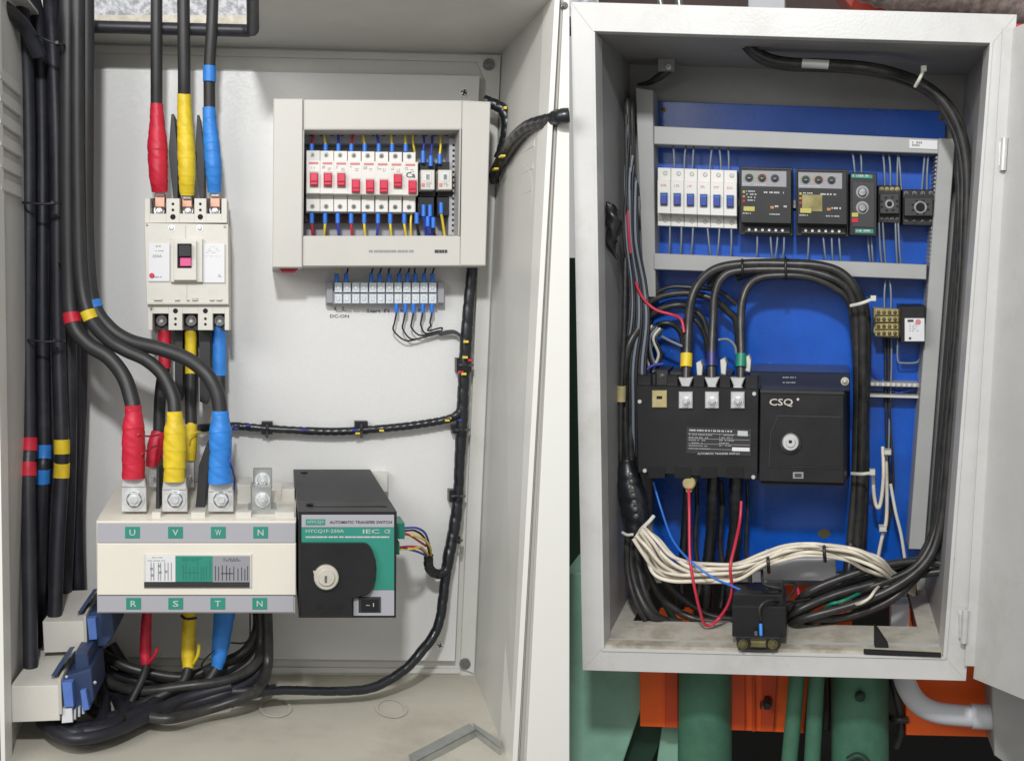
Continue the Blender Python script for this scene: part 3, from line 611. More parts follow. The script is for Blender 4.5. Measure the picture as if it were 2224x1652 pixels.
for s_, q in (('A', (725, 666, 731, 675)), ('L', (744, 666, 751, 675)), ('DC-ON', (717, 683, 758, 690)), ('Start', (797, 671, 826, 679)), ('IN', (834, 671, 845, 679)), ('N', (870, 671, 875, 678)), ('P', (909, 671, 913, 678))): text(pn, s_, *q, .0146)

# ------------------------------------------------------------------ grey frame with breaker row
gf = thing('distribution_frame', 'grey plastic frame round the row of small breakers on the steel plate', 'frame')
w1 = .092
g = part('cover', MT['grey_plastic'], gf)
prism(g, [(594, 214), (658, 214), (656.5, 581), (591.5, 581)], .014, w1+.004, 2)                 # broad left stile
prism(g, [(658.5, 216), (1004, 218), (1003, 281), (658.5, 281)], .03, w1, 1.5)
prism(g, [(1004.5, 218), (1066, 221), (1055, 577), (1000, 577)], .014, w1+.001, 2)
prism(g, [(657, 512), (1000, 512), (999.5, 577), (656.5, 578)], .03, w1, 1.5)
li = part('inner_lip', MT['grey_plastic_seam'], gf)
prism(li, [(660, 278), (1002, 278), (1002, 282), (660, 282)], .05, w1+.0015, .4); prism(li, [(998, 282), (1002, 282), (998, 512), (995, 512)], .05, w1+.0015, .4)
prism(li, [(658, 282), (661, 282), (658.5, 512), (656, 512)], .05, w1+.0015, .4)
box(part('tray', MT['band_grey'], gf), 656, 276, 1004, 516, .014, .02, 0)
pt = part('printing', MT['ink_soft'], gf); print_lines(pt, 801, 543, 945, 549, w1+.0006, 1, .85, fill=1, lo=4, hi=12); print_lines(part('printing', MT['ink'], gf), 944, 542.5, 991, 551, w1+.0006, 1, .8, fill=1, lo=4, hi=9)
sc = part('red_tab', MT['red_wire'], gf); prism(sc, [(604, 580), (652, 580), (640, 590), (612, 590)], .03, .07, 1)
def duct(name, lb, q, w0, w1, holes, mt='band_grey'):
    t = thing(name, lb, 'wire duct'); part_ = part('channel', MT[mt], t); prism(part_, q, w0, w1, 1)
    h = part('slots', MT['dark_hole'], t)
    for a in holes: prism(h, a, w1-.001, w1+.0004, 0)
    return t
duct('wire_duct', 'dark slotted duct along the top inside the grey frame', [(660, 284), (1000, 284), (1000, 312), (660, 312)], .02, .05, [rect(672+k*22.6, 288, 679+k*22.6, 296) for k in range(14)], 'label_grey')
duct('wire_duct', 'slotted grey duct along the right side inside the grey frame', [(976, 300), (997, 300), (995, 511), (974, 511)], .02, .056, [rect(983-k*.1, 313+k*11.6, 989-k*.1, 318+k*11.6) for k in range(17)], 'band_grey')
rl = thing('din_rail', 'dark rail strip under the small breakers inside the grey frame', 'rail', None, MT['brown']); box(rl, 660, 466, 905, 482, .02, .04, .5)
GB = 'small white breakers in a row inside the grey frame'
tops = ['red', 'yellow', 'blue', 'red', 'yellow', 'blue', 'yellow', 'yellow']
cx = [682, 712, 741.5, 773, 804, 834, 864.5, 896.5]; up = [1, 1, 1, 0, 0, 0, 1, 0]
for k in range(8):
    lb = 'small white breaker with its red toggle %s, %s in the row from the left' % ('up' if up[k] else 'down', ORD[k])
    b = thing('small_circuit_breaker', lb, 'circuit breaker', GB)
    dy = k*.55; a = 665.5+30*k; c = a+29.3
    bd = part('body', MT['white_plastic'], b)
    prism(bd, rect(a, 327+dy, c-k*.3, 460+dy*.5), .03, .063, .8); prism(bd, rect(a, 348+dy, c+k*.35+.5, 420+dy), .06, .080, .9); prism(bd, rect(a, 432+dy*.6, c-k*.5, 459+dy*.5), .06, .0665, .8)
    rc_ = part('toggle_slot', MT['ivory_dark'], b); t0 = 375+dy if up[k] else 388+dy; box(rc_, cx[k]-10, t0-3, cx[k]+10, t0+33, .079, .0806, .3)
    tg = part('toggle', MT['toggle_red'], b); box(tg, cx[k]-8.5, t0, cx[k]+8.5, t0+27, .08, .0875, 2)
    box(part('toggle_rib', MT['red_tape'], tg), cx[k]-8, t0+16, cx[k]+8, t0+19, .087, .089, .5)
    box(part('red_strip', MT['red_ink'], b), a+5, 352+dy, a+26, 356.5+dy, .0795, .0806, .1)
    pr = part('printing', MT['ink_soft'], b); print_lines(pr, a+4, 360+dy, a+14, 367+dy, .0806, 2, .5); print_lines(pr, a+16, 364+dy, a+26, 372+dy, .0806, 2, .4)
    if k == 7: text(part('handwriting', MT['ink'], b), 'Ca', 882, 374, 902, 386, .0809)
    for yy, ww in ((336+dy, .063), (448+dy*.5, .0665)):
        s_ = part('terminal_screw', MT['steel_dark'], b); disc(s_, a+13, yy, 5.5, ww-.001, ww+.0006, .4, 12); cross(part('screw_slot', MT['ink'], s_), a+13, yy, 3.6, ww+.0012, 35)
GT = 'coloured wires with blue ferrules above the small breakers'; GU = 'coloured wires with blue ferrules below the small breakers'
tx = [677, 707, 735, 763, 792, 822.5, 851.5, 881]; bx = [677, 706, 733.5, 762.5, 791, 821, 847.5, 878]; dxs = [4, -4, 0, 4, -5, -4, -3, -2]
for k in range(8):
    t = thing('ferruled_wire', tops[k]+' wire with blue ferrule entering the top of the '+ORD[k]+' small breaker', 'wire', GT)
    tube(part('ferrule', MT['ferrule'], t), [(tx[k], 330, .06), (tx[k], 313, .06)], 5, 8, 2); tube(part('core', MT[tops[k]+'_wire'], t), [(tx[k], 313, .06), (tx[k]+dxs[k]*.6, 300, .058), (tx[k]+dxs[k], 287, .05)], 3, 6, 4)
    t = thing('ferruled_wire', tops[k]+' wire with blue ferrule leaving the bottom of the '+ORD[k]+' small breaker', 'wire', GU)
    tube(part('ferrule', MT['ferrule'], t), [(bx[k], 460, .06), (bx[k], 485, .06)], 5, 8, 2); d = random.choice([-3, 3, 5]); tube(part('core', MT[tops[k]+'_wire'], t), [(bx[k], 485, .06), (bx[k]+d*.3, 497, .058), (bx[k]+d, 516, .05)], 3, 6, 4)
wire('thin_wire', 'yellow wire right of the last small breaker, above', 'wire', MT['yellow_wire'], [(896, 290, .052), (897, 310, .056), (901, 332, .05)], 2.6, None, 6)
wire('thin_wire', 'yellow green wire right of the last small breaker, below', 'wire', MT['yellow_wire'], [(894, 460, .055), (892, 485, .058), (893, 515, .05)], 2.6, None, 6)
GR = 'two clear topped relays right of the small breakers'
for k, u in enumerate((929, 967)):
    r_ = thing('plug_in_relay', 'clear topped relay on a black base, '+('next to the small breakers' if k == 0 else 'next to the slotted duct'), 'relay', GR)
    bs = part('base', MT['black_plastic'], r_); box(bs, u-17, 352, u+17, 428, .03, .056, 1); prism(bs, rect(u-22+k*4, 428, u+14-k*6, 468), .03, .06, 1)
    cs = part('case', MT['ivory'], r_); box(cs, u-15, 369, u+15, 412, .05, .078, 1.5)
    box(part('clear_window', MT['galvanised'], r_), u-10, 374, u+9, 394, .077, .0788, 1); box(part('coil', MT['steel_dark'], r_), u-3, 379, u+4, 390, .0785, .0795, .5)
    box(part('indicator', MT['red_ink'], r_), u-13, 398, u-6, 406, .0775, .0786, .4); print_lines(part('printing', MT['ink_soft'], r_), u-3, 397, u+12, 409, .0786, 3, .5)
GV = 'wires with blue ferrules at the two relays'
for k, (u, v0, v1, top_) in enumerate(((919, 354, 328, 'blue'), (935.5, 361, 339, 'blue'), (955, 356, 335, 'yellow'))):
    t = thing('ferruled_wire', ('dark blue' if top_ == 'blue' else 'yellow')+' wire with blue ferrule entering the relays from above, '+ORD[k]+' from the left', 'wire', GV)
    tube(part('ferrule', MT['ferrule'], t), [(u, v0, .062), (u, v1, .062)], 5, 8, 2); tube(part('core', MT[top_+'_wire'], t), [(u, v1, .062), (u+2, v1-20, .058), (u+(4 if k == 1 else 1), 294, .05)], 2.6, 6, 4)
for k, (u, v0, v1, c) in enumerate(((905, 462, 486, 'black'), (920, 445, 470, 'blue'), (934, 445, 470, 'blue'), (929, 470, 492, 'blue'), (941, 472, 495, 'black'), (958, 440, 464, 'yellow'))):
    t = thing('ferruled_wire', c+' wire with blue ferrule leaving the relay bases, '+ORD[k]+' from the left', 'wire', GV)
    tube(part('ferrule', MT['ferrule'], t), [(u, v0, .066), (u, v1, .066)], 5, 8, 2); tube(part('core', MT[c+'_wire'], t), [(u, v1, .066), (u+3, v1+16, .06), (u+(6 if k != 5 else 8), 516, .05)], 3.2, 6, 4)

# ------------------------------------------------------------------ clamps, bottom left
def clamp(lb, o, s, w, front):
    f = lambda pts: [(o[0]+x*s, o[1]+y*s) for x, y in pts]
    t = thing('cable_clamp_block', lb, 'clamp block', 'ivory and blue clamp blocks at the bottom left')
    b = part('block', MT['ivory'], t)
    prism(b, f([(0, 0), (106, -2), (108, 74), (4, 78)]), w-.10, w, 1.2, back=f([(58, -78), (146, -82), (146, -10), (60, -5)]))
    prism(part('side_ridge', MT['ivory_dark'], t), f([(103, -14), (110, -16), (113, 60), (106, 62)]), w-.09, w+.002, .8, back=f([(140, -88), (146, -90), (146, -12), (140, -10)]))
    prism(part('label_slot', MT['plug_navy'], t), f([(88, -22), (100, -24), (126, -62), (114, -60)]), w-.06, w-.015, .6)
    prism(part('blue_jaw', MT['plug_navy'], t), f([(112, -20), (176, -38), (182, 30), (160, 62), (128, 60), (114, 40)]), w-.10, w-.012, 2)
    prism(part('blue_tab', MT['plug_blue'], t), f([(112, -8), (134, -8), (138, 44), (118, 46)]), w-.03, w+.001, 1)
    if front:
        prism(part('blue_tab', MT['plug_blue'], t), f([(152, 10), (164, 8), (172, 50), (158, 54)]), w-.03, w-.004, 1)
        prism(part('blue_tab', MT['plug_navy'], t), f([(140, -72), (168, -74), (176, -20), (140, -10)]), w-.09, w-.03, 2)
        bolt(part('screw', MT['steel'], t), 176-32, 1484-14, 3.5, w-.011, .003); bolt(part('screw', MT['steel'], t), 206, 1482, 3.5, w-.011, .003)
        prism(part('latch', MT['paper'], t), f([(112, 48), (134, 46), (136, 78), (112, 80)]), w-.03, w-.002, 1)
        for k in range(3): box(part('latch_tooth', MT['steel'], t), 160+k*9, 1540-k*5, 165+k*9, 1562-k*6, w-.03, w-.006, .8)
    return t
clamp('ivory clamp block with blue jaw at the bottom left corner, nearest the front', (22, 1490), 1.0, .235, True)
clamp('ivory clamp block with blue tab behind and above the corner one, partly behind the switch', (92, 1350), .86, .16, False)
def fw(v, r): return 1.5-1155/(v+r-695)+.002
def onfloor(p, r=12): return [(a[0], a[1], max(a[2], fw(a[1], a[3] if len(a) > 3 else r)), *a[3:]) for a in p]
# ------------------------------------------------------------------ cables under the switch
G8 = 'cables under the transfer switch'
for lb, col, sl, cb, r in (
  ('black cable with a narrow red sleeve under terminal R of the switch', 'red_tape', [(320, 1320, .10, 10), (317, 1370, .10, 11.5), (316, 1420, .105, 12), (318, 1448, .11, 9)], [(318, 1444, .11), (310, 1470, .12), (296, 1500, .13), (276, 1536, .14), (250, 1560, .14)], 8.5),
  ('black cable with a yellow sleeve under terminal S of the switch', 'yellow_tape', [(411, 1320, .10, 14), (410, 1370, .10, 15), (409, 1420, .105, 15), (409, 1452, .11, 11.5)], [(409, 1448, .11), (398, 1478, .12), (360, 1505, .13), (300, 1530, .14), (240, 1556, .14)], 10.5),
  ('black cable with a thick blue sleeve under terminal T of the switch', 'blue_tape', [(489, 1320, .10, 23), (484, 1360, .10, 21), (478, 1410, .105, 18), (471, 1452, .11, 11.5)], [(471, 1448, .11), (448, 1482, .12), (405, 1510, .13), (330, 1545, .14), (240, 1572, .14)], 11)):
    t = thing('power_cable', lb, 'cable', G8); tube(part('tape_sleeve', MT[col], t), sl, 12, 20, 12, tape_rf(.013)); tube(part('sheath', MT['cable_grey'], t), onfloor(cb, r), r, 14, 10)
    if col == 'red_tape': tube(part('tape_tail', MT[col], t), [(322, 1440, .115), (334, 1425, .12), (343, 1405, .12)], 4, 6, 5)
    if col == 'yellow_tape': tube(part('tape_tail', MT[col], t), [(420, 1440, .115), (430, 1420, .12), (432, 1398, .12)], 4, 6, 5); tube(part('sheath_tie', MT['black_wire'], t), [(394, 1336, .115), (405, 1343, .125), (426, 1341, .115)], 3, 6, 4)
cb8 = [((566, 1325, .08), (568, 1390, .08), (556, 1440, .10), (500, 1475, .12), (400, 1490, .13), (300, 1500, .12), (235, 1480, .10), (200, 1440, .08)),
       ((580, 1325, .09), (582, 1400, .09), (580, 1450, .10), (565, 1492, .13), (520, 1517, .15), (440, 1543, .16), (370, 1560, .16), (320, 1556, .15)),
       ((560, 1325, .07), (558, 1370, .07), (530, 1415, .08), (480, 1440, .08), (400, 1470, .09), (300, 1455, .09), (240, 1430, .08), (196, 1400, .06)),
       ((190, 1410, .05), (230, 1455, .06), (300, 1480, .08), (380, 1470, .08), (470, 1462, .08), (530, 1428, .07), (555, 1390, .07)),
       ((180, 1440, .06), (220, 1490, .08), (290, 1515, .10), (380, 1500, .11), (470, 1502, .12), (560, 1500, .12), (600, 1496, .12)),
       ((90, 1566, .15), (125, 1592, .16), (170, 1604, .17), (240, 1590, .17), (310, 1560, .16), (390, 1520, .14), (500, 1490, .12)),
       ((110, 1560, .14), (160, 1578, .15), (230, 1572, .15), (300, 1545, .15), (360, 1508, .12), (420, 1470, .09)),
       ((130, 1575, .12), (200, 1586, .13), (260, 1560, .12), (285, 1500, .09), (270, 1450, .06), (240, 1400, .05)),
       ((200, 1540, .13), (250, 1560, .14), (330, 1540, .14), (420, 1525, .13), (500, 1500, .12), (552, 1470, .10), (572, 1420, .08)),
       ((196, 1380, .05), (222, 1440, .06), (250, 1500, .09), (265, 1550, .12), (240, 1580, .14), (170, 1590, .15)),
       ((185, 1400, .08), (205, 1450, .09), (225, 1520, .10), (215, 1570, .12), (160, 1592, .14), (105, 1575, .14))]
ll = ['from terminal N, inner loop sweeping left to the clamps', 'from terminal N, outermost loop reaching furthest down', 'from terminal N, highest of the loops below the switch', 'sagging level behind the red and yellow sleeves', 'running level along the floor towards the long harness',
      'at the very bottom of the heap, curling under the corner clamp', 'curling from the corner clamp up towards the blue sleeve', 'rising steeply just right of the clamps', 'crossing the floor below the blue sleeve', 'hanging from the rear clamp down to the heap', 'wrapped close round the blue jaw of the corner clamp']
for k, p in enumerate(cb8): wire('power_cable', 'black cable '+ll[k], 'cable', MT['cable' if k > 2 else 'cable_old'], onfloor(p, 13), 11.5 if k < 5 else 13, G8, 12, 10)
wire('thin_wire', 'thin black wire with a square bend right of the blue sleeve under the switch', 'wire', MT['black_wire'], [(502, 1395, .11), (525, 1396, .10), (540, 1390, .09), (543, 1375, .09), (543, 1325, .09)], 2, None, 6, 8)
wire('thin_wire', 'thin black wire crossing between the yellow and blue sleeves', 'wire', MT['black_wire'], [(466, 1412, .12), (448, 1428, .115), (438, 1446, .11), (452, 1462, .11), (470, 1475, .115)], 2, None, 6, 8)
# ------------------------------------------------------------------ folded metal strip on the floor
ms_ = thing('angle_bracket', 'bent galvanised metal strip lying on the cabinet floor at the bottom right', 'bracket')
def fpt(u, v): # point on the floor under picture position
    a, b, c = Bk[3], Bk[2], Fc_[2]; n = (b-a).cross(c-a).normalized(); r = ray(u, v); return CL+r*((a-CL).dot(n)/r.dot(n))
Z = FR.z
def strip(nd, a, b, h, t): slab(nd, [a, b, b+Z*h, a+Z*h], t)
A, B, C = fpt(900, 1672), fpt(1034, 1600), fpt(1086, 1640)
up_ = Z*.018
m1 = part('long_leg', MT['bracket_metal'], ms_); strip(m1, A, B, .010, FR.n*.0015)
slab(m1, [A+Z*.010, B+Z*.010, B+Z*.010+FR.n*.022-FR.x*.004, A+Z*.010+FR.n*.022-FR.x*.004], -Z*.0015)
m2 = part('short_leg', MT['bracket_metal'], ms_); strip(m2, B, C, .010, FR.n*.0015)
slab(m2, [B+Z*.010, C+Z*.010, C+Z*.010+FR.n*.022+FR.x*.004, B+Z*.010+FR.n*.022], -Z*.0015)
# ================================================================== RIGHT: white cabinet with the blue plate
FR = RF
cb = thing('electrical_cabinet', 'open white cabinet with a blue back plate, black switch and tangled cables', 'cabinet')
bk = [P(1368, 140), P(2097, 165), P(2008, 1276), P(1382, 1264)]
fr4 = [P(1287, 68, .23), P(2156, 94, .23), P(2054, 1428, .23), P(1306, 1410, .23)]
X, N, Z = FR.x, FR.n, FR.z
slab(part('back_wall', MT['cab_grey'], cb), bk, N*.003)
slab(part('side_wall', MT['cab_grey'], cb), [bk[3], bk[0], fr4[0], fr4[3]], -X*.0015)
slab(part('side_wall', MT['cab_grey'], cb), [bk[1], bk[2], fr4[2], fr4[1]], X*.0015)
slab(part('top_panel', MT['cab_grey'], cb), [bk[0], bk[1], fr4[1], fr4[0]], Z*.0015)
q = (bk[3], bk[2], fr4[3], fr4[2]); fl = part('floor_panel', MT['cab_floor'], cb)
for s0, t0, s1, t1 in ((0, .60, 1, 1), (0, 0, .055, .60), (.945, 0, 1, .60)): slab(fl, [bil(q, s0, t0), bil(q, s1, t0), bil(q, s1, t1), bil(q, s0, t1)], -Z*.0025)
f2 = part('floor_lip', MT['cab_floor'], cb); slab(f2, [bil(q, 0, .93), bil(q, 1, .93), bil(q, 1, 1), bil(q, 0, 1)], Z*.006)
ff = part('front_frame', MT['cab_white'], cb)
O = [(1239, 4), (2209, 32), (2098, 1478), (1265, 1455)]; I = [(1287, 68), (2156, 94), (2054, 1428), (1306, 1410)]
for k in range(4):
    j = (k+1) % 4; prism(ff, [O[k], O[j], I[j], I[k]], .215, .232, .8)
lip = part('inner_lip', MT['cab_white'], cb)
prism(lip, [(1306, 1408), (2054, 1426), (2054, 1432), (1306, 1414)], .19, .2335, .5); prism(lip, [(1286, 66), (1292, 70), (1312, 1410), (1305, 1412)], .19, .2335, .5)
prism(lip, [(2150, 94), (2157, 92), (2056, 1430), (2048, 1426)], .19, .2335, .5)
# door, standing open to the right
H0, H1 = P(2200, 62, .236), P(2116, 1446, .236); E0, E1 = P(2420, -30, .40), P(2330, 1530, .40)
dr = part('door', MT['cab_white'], cb); slab(dr, [H0, H1, E1, E0], N*.004+X*.010)
de = part('door_return', MT['cab_white'], dr); slab(de, [H0, H1, H1-X*.010-N*.002, H0-X*.010-N*.002], N*.003)
slab(de, [H1, E1, E1-Z*.014, H1-Z*.014], N*.004+X*.004)
hg = part('hinge_gap', MT['dark_hole'], cb); prism(hg, [(2191, 100), (2194, 100), (2112, 1440), (2108, 1440)], .2, .2335, 0)
for u, v in ((2180, 335), (2095, 1360)):
    h = part('hinge', MT['tin'], cb); tube(h, [(u+2, v-35, .24), (u-2, v+35, .24)], 7, 12, 2); box(h, u-12, v-28, u+1, v+26, .23, .238, 1)
bp = part('mounting_plate', MT['blue_panel'], cb); prism(bp, [(1420, 220), (2056, 242), (1995, 1245), (1418, 1228)], .001, .008, .8)
for u, v in ((1440, 238), (2046, 256), (1836, 828)): bolt(part('screw', MT['brass'], cb), u, v, 7, .008 if v < 800 else .012, .004)
lg = part('corner_bracket', MT['cab_grey'], cb); box(lg, 1429, 127, 1465, 154, .03, .06, 1); bolt(part('screw', MT['steel'], cb), 1452, 146, 6, .06, .003)
tube(part('ground_strap', MT['cable_old'], cb), [(1460, 150, .05, 5), (1435, 165, .045, 9), (1410, 180, .04, 6), (1385, 184, .035, 3)], 6, 10, 6)
pp = part('paint_scuff', MT['brass'], cb); prism(pp, circ(1790, 1158, 14, 14, 10), .0078, .0083, 0)
# ducts
GD = 'grey wiring ducts framing the blue plate'
def rduct(lb, q, w0, w1, teeth):
    t = thing('wiring_duct', lb, 'wire duct', GD); prism(part('channel', MT['duct_grey'], t), q, w0, w1, 1.5)
    for a in teeth: prism(t.ch[0], a, w0, w1-.008, 0)
    return t
rduct('upright grey duct along the left edge of the blue plate', [(1380, 190), (1418, 196), (1424, 645), (1398, 645)], .002, .055, [])
t = rduct('level grey duct along the top, with a small label at its right end', [(1420, 274), (2040, 302), (2038, 334), (1420, 313)], .008, .058, [])
prism(part('duct_label', MT['paper'], t), [(1975, 303), (2036, 306), (2036, 325), (1975, 322)], .058, .059, .3); print_lines(part('printing', MT['ink_soft'], t), 1981, 307, 2012, 319, .0592, 2, .8, sl=.04)
rduct('level grey duct below the breaker row, behind the arching cables', [(1420, 550), (2013, 575), (2012, 607), (1420, 585)], .008, .058, [])
rduct('upright grey duct along the right edge of the blue plate, reaching lowest', [(2040, 300), (2075, 302), (2008, 1193), (1974, 1192)], .008, .058,
      [[(2034-.0655*(y-318), y), (2041-.0655*(y-318), y), (2041-.0655*(y-318), y+4), (2034-.0655*(y-318), y+4)] for y in range(340, 1190, 9) if not 565 < y < 615])
rl = thing('din_rail', 'metal mounting rail behind the breaker and relay row on the blue plate', 'rail', None, MT['steel_dark']); prism(rl, [(1420, 425), (2030, 445), (2030, 462), (1420, 442)], .008, .016, .5)
# six breakers
GB = 'six blue toggle breakers in a row on the blue plate'
for k in range(6):
    b = thing('small_circuit_breaker', 'white breaker with small blue toggle on the blue plate, '+ORD[k]+' from the left', 'circuit breaker', GB)
    dy = k*1.1; a = 1428+28.8*k; c = a+28.2; bd = part('body', MT['white_plastic'], b)
    prism(bd, [(a+.6, 364+dy), (c+.4, 365+dy), (c+.4, 491+dy), (a+.6, 490+dy)], .012, .052, .8)
    prism(bd, [(a, 391+dy), (c, 392+dy), (c, 464+dy), (a, 463+dy)], .04, .072, 1)
    prism(part('toggle_slot', MT['ivory_dark'], b), rect(a+5, 417+dy, a+22, 447+dy), .071, .0726, .3)
    box(part('toggle', MT['toggle_blue'], b), a+6, 419+dy, a+21, 444+dy, .072, .078, 1.5); box(part('toggle_rib', MT['blue_tape'], b), a+7, 422+dy, a+20, 425+dy, .0775, .0786, .3)
    print_lines(part('printing', MT['red_ink'], b), a+7, 400+dy, a+22, 406+dy, .0725, 2, .5)
    for y, ww in ((376, .052), (478, .052)): disc(part('terminal_screw', MT['steel_dark'], b), a+17, y+dy, 5, ww-.001, ww+.0008, .4, 12)
# controllers
def controller(lb, u0, v0, u1, v1, m, glare):
    t = thing('relay_controller', lb, 'controller', 'black controllers beside the blue toggle breakers')
    bd = part('body', MT['black_plastic'], t); sl = .022; f = lambda a, b, c, d: [(a, b+sl*(a-u0)), (c, b+sl*(c-u0)), (c, d+sl*(c-u0)), (a, d+sl*(a-u0))]
    prism(bd, f(u0, v0, u1, v1), .012, .055, 1.2); prism(bd, f(u0+3, v0+4, u1-3, v1-26), .05, .078, 1.5)
    tp = part('face_plate', MT['label_grey'], t); prism(tp, f(u0+6, v0+8, u1-14, v0+42), .078, .0785, .2)
    for k, c in enumerate(m): 
        cx_ = u0+22+k*28; cy_ = v0+24+sl*(cx_-u0)
        dl = part('dial', MT['charcoal'], t); disc(dl, cx_, cy_, 9, .078, .0792, .4, 20); disc(dl, cx_, cy_, 4.5, .079, .0815, .8, 14); box(part('dial_slot', MT['steel_dark'], dl), cx_-3, cy_-.8, cx_+3, cy_+.8, .0812, .082, 0)
        sc_ = part('dial_scale', MT[c], t)
        for a in range(150, 391, 30): x_, y_ = cx_+11*math.cos(R(a)), cy_+10*math.sin(R(a)); box(sc_, x_-1.7, y_-1.4, x_+1.7, y_+1.4, .078, .0789, 0)
    w_ = part('printing', MT['white_ink'], t); print_lines(w_, u0+8, v0+37, u1-30, v0+41, .0789, 1, .5, sl=sl)
    for k, (c, y) in enumerate((('led_yellow', 52), ('led_orange', 62), ('red_tape', 72))): prism(part('indicator', MT[c], t), f(u0+8, v0+y, u0+13, v0+y+5), .078, .0795, .3)
    print_lines(w_, u0+16, v0+52, u0+46, v0+78, .0785, 4, .4, sl=sl); print_lines(w_, u0+54, v0+54, u1-14, v0+60, .0785, 1, .6, sl=sl)
    if glare: prism(part('glare_patch', MT['brass'], t), f(u0+14, v0+56, u0+58, v0+92), .0781, .0786, .2)  # glare on the face, put in as a brass-coloured patch
    prism(part('indicator', MT['led_orange'], t), f(u0+68, v0+84, u0+76, v0+90), .078, .0795, .3); prism(part('indicator', MT['led_yellow'], t), f(u0+10, v0+86, u0+34, v0+96), .078, .0790, .3)
    print_lines(w_, u0+8, v0+100, u0+36, v0+104, .0785, 1, .6, sl=sl); print_lines(w_, u0+66, v0+102, u1-10, v0+106, .0785, 1, .6, sl=sl); print_lines(w_, u0+78, v0+84, u1-12, v0+90, .0785, 1, .7, sl=sl)
    ts_ = part('terminal_row', MT['charcoal'], t); prism(ts_, f(u0+12, v1-20, u1-6, v1-5), .05, .060, .8)
    for k in range(6): x = u0+22+k*14.5; disc(part('terminal_screw', MT['steel'], t), x, v1-12+sl*(x-u0), 3.4, .059, .0615, .4, 10)
controller('black controller with green, yellow and orange dials, directly beside the white breakers', 1605, 362, 1722, 510, ('led_green', 'led_orange', 'label_grey'), 0)
controller('black controller with a glare patch on its face, next to the slim timer', 1728, 366, 1843, 512, ('led_green', 'led_orange', 'steel_dark'), 1)
tm = thing('timer_relay', 'slim black timer with two grey dials and a green strip at top and bottom', 'timer')
prism(part('body', MT['black_plastic'], tm), [(1846, 374), (1905, 376), (1904, 513), (1845, 511)], .012, .072, 1.5)
prism(part('face_plate', MT['charcoal'], tm), [(1852, 394), (1899, 396), (1898, 494), (1851, 492)], .072, .0728, .3)
prism(part('strip', MT['teal'], tm), [(1849, 378), (1895, 380), (1895, 388), (1849, 386)], .072, .073, .2); prism(part('strip', MT['teal'], tm), [(1857, 497), (1897, 498), (1897, 507), (1857, 506)], .072, .073, .2)
print_lines(part('printing', MT['white_ink'], tm), 1852, 380, 1892, 385, .0733, 1, .8); print_lines(part('printing', MT['white_ink'], tm), 1860, 499, 1893, 504, .0733, 1, .8)
for y in (417, 451): disc(part('dial', MT['steel_dark'], tm), 1873, y, 9, .0725, .078, 1.5, 20); disc(part('dial_scale', MT['label_grey'], tm), 1873, y, 14, .0722, .0733, .3, 24)
for c, y in (('led_yellow', 462), ('red_tape', 474)): box(part('mark', MT[c], tm), 1850, y, 1864, y+9, .0725, .0738, .3)
for lb, u0, u1, v0, v1, c in (('small black relay socket with brass tops beside the slim timer', 1907, 1957, 402, 484, 1), ('black relay socket at the right end of the row, with a round centre hole', 1960, 2030, 411, 489, 0)):
    t = thing('relay_socket', lb, 'relay socket', 'black relay sockets at the right end of the row')
    prism(part('body', MT['black_plastic'], t), [(u0, v0), (u1, v0+1), (u1-1, v1+1), (u0, v1)], .012, .05, 1.5); prism(part('body_step', MT['charcoal'], t), rect(u0+4, v0+18, u1-4, v1-20), .05, .062, 1.2)
    cx_, cy_ = (u0+u1)/2+(4 if not c else 0), (v0+v1)/2
    disc(part('ring', MT['steel_dark'], t), cx_, cy_, 14 if not c else 10, .0615, .0628, .3, 20); disc(part('hole', MT['dark_hole'], t), cx_, cy_, 10 if not c else 6, .062, .0632, .3, 16)
    for k in range(8): a = R(k*45+20); disc(part('pin_hole', MT['dark_hole'], t), cx_+18*math.cos(a), cy_+15*math.sin(a), 2.5, .0615, .0626, .2, 8)
    for k in range(4):
        bolt(part('terminal_screw', MT['aged_yellow' if c else 'steel_dark'], t), u0+8+k*(u1-u0-16)/3, v0+9, 5, .05, .003); bolt(part('terminal_screw', MT['steel_dark'], t), u0+8+k*(u1-u0-16)/3, v1-9, 4, .05, .003)
# thin wires above and below the row
GW = 'thin grey wires above the device row'; GX = 'thin grey wires below the device row'
def gw(k, u, v0, v1, d, g, nm, m='grey_wire', r=2.2):
    wire('thin_wire', 'thin grey wire %s the device row, %s' % (nm, k), 'wire', MT[m], [(u+d, v0, .04), (u+d*.4, v0+(v1-v0)*.4, .05), (u-random.uniform(-1, 2), v1, .048)], r, g, 6, 4)
xs = [1463, 1483, 1502, 1540, 1565, 1582, 1855, 1870, 1921, 1934, 1946, 1955, 2002, 2010]
for k, u in enumerate(xs): gw(ORD[k]+' from the left', u+2, 313+(u-1420)*.034, 372+(u-1440)*.04+(20 if u > 1900 else 0), random.choice([-6, -3, 3, 5]), GW, 'above')
xs = [(1456, 490), (1481, 491), (1506, 492), (1538, 494), (1563, 495), (1590, 497), (1646, 512), (1674, 512), (1689, 513), (1705, 513), (1757, 514), (1789, 514), (1806, 515), (1823, 515)]
for k, (u, v) in enumerate(xs): gw(ORD[k]+' from the left', u, 556+(u-1420)*.042, v-4, random.choice([-7, -4, 4, 6]), GX, 'below')
GX2 = 'thin grey wires under the timer and sockets'
for k, (u, v) in enumerate(((1885, 512), (1893, 512), (1909, 480), (1918, 482), (1945, 484), (1951, 484))): gw('under the timer and sockets, '+ORD[k]+' from the left', u, 574, v-4, random.choice([-7, 4, 6]), GX2, 'below')
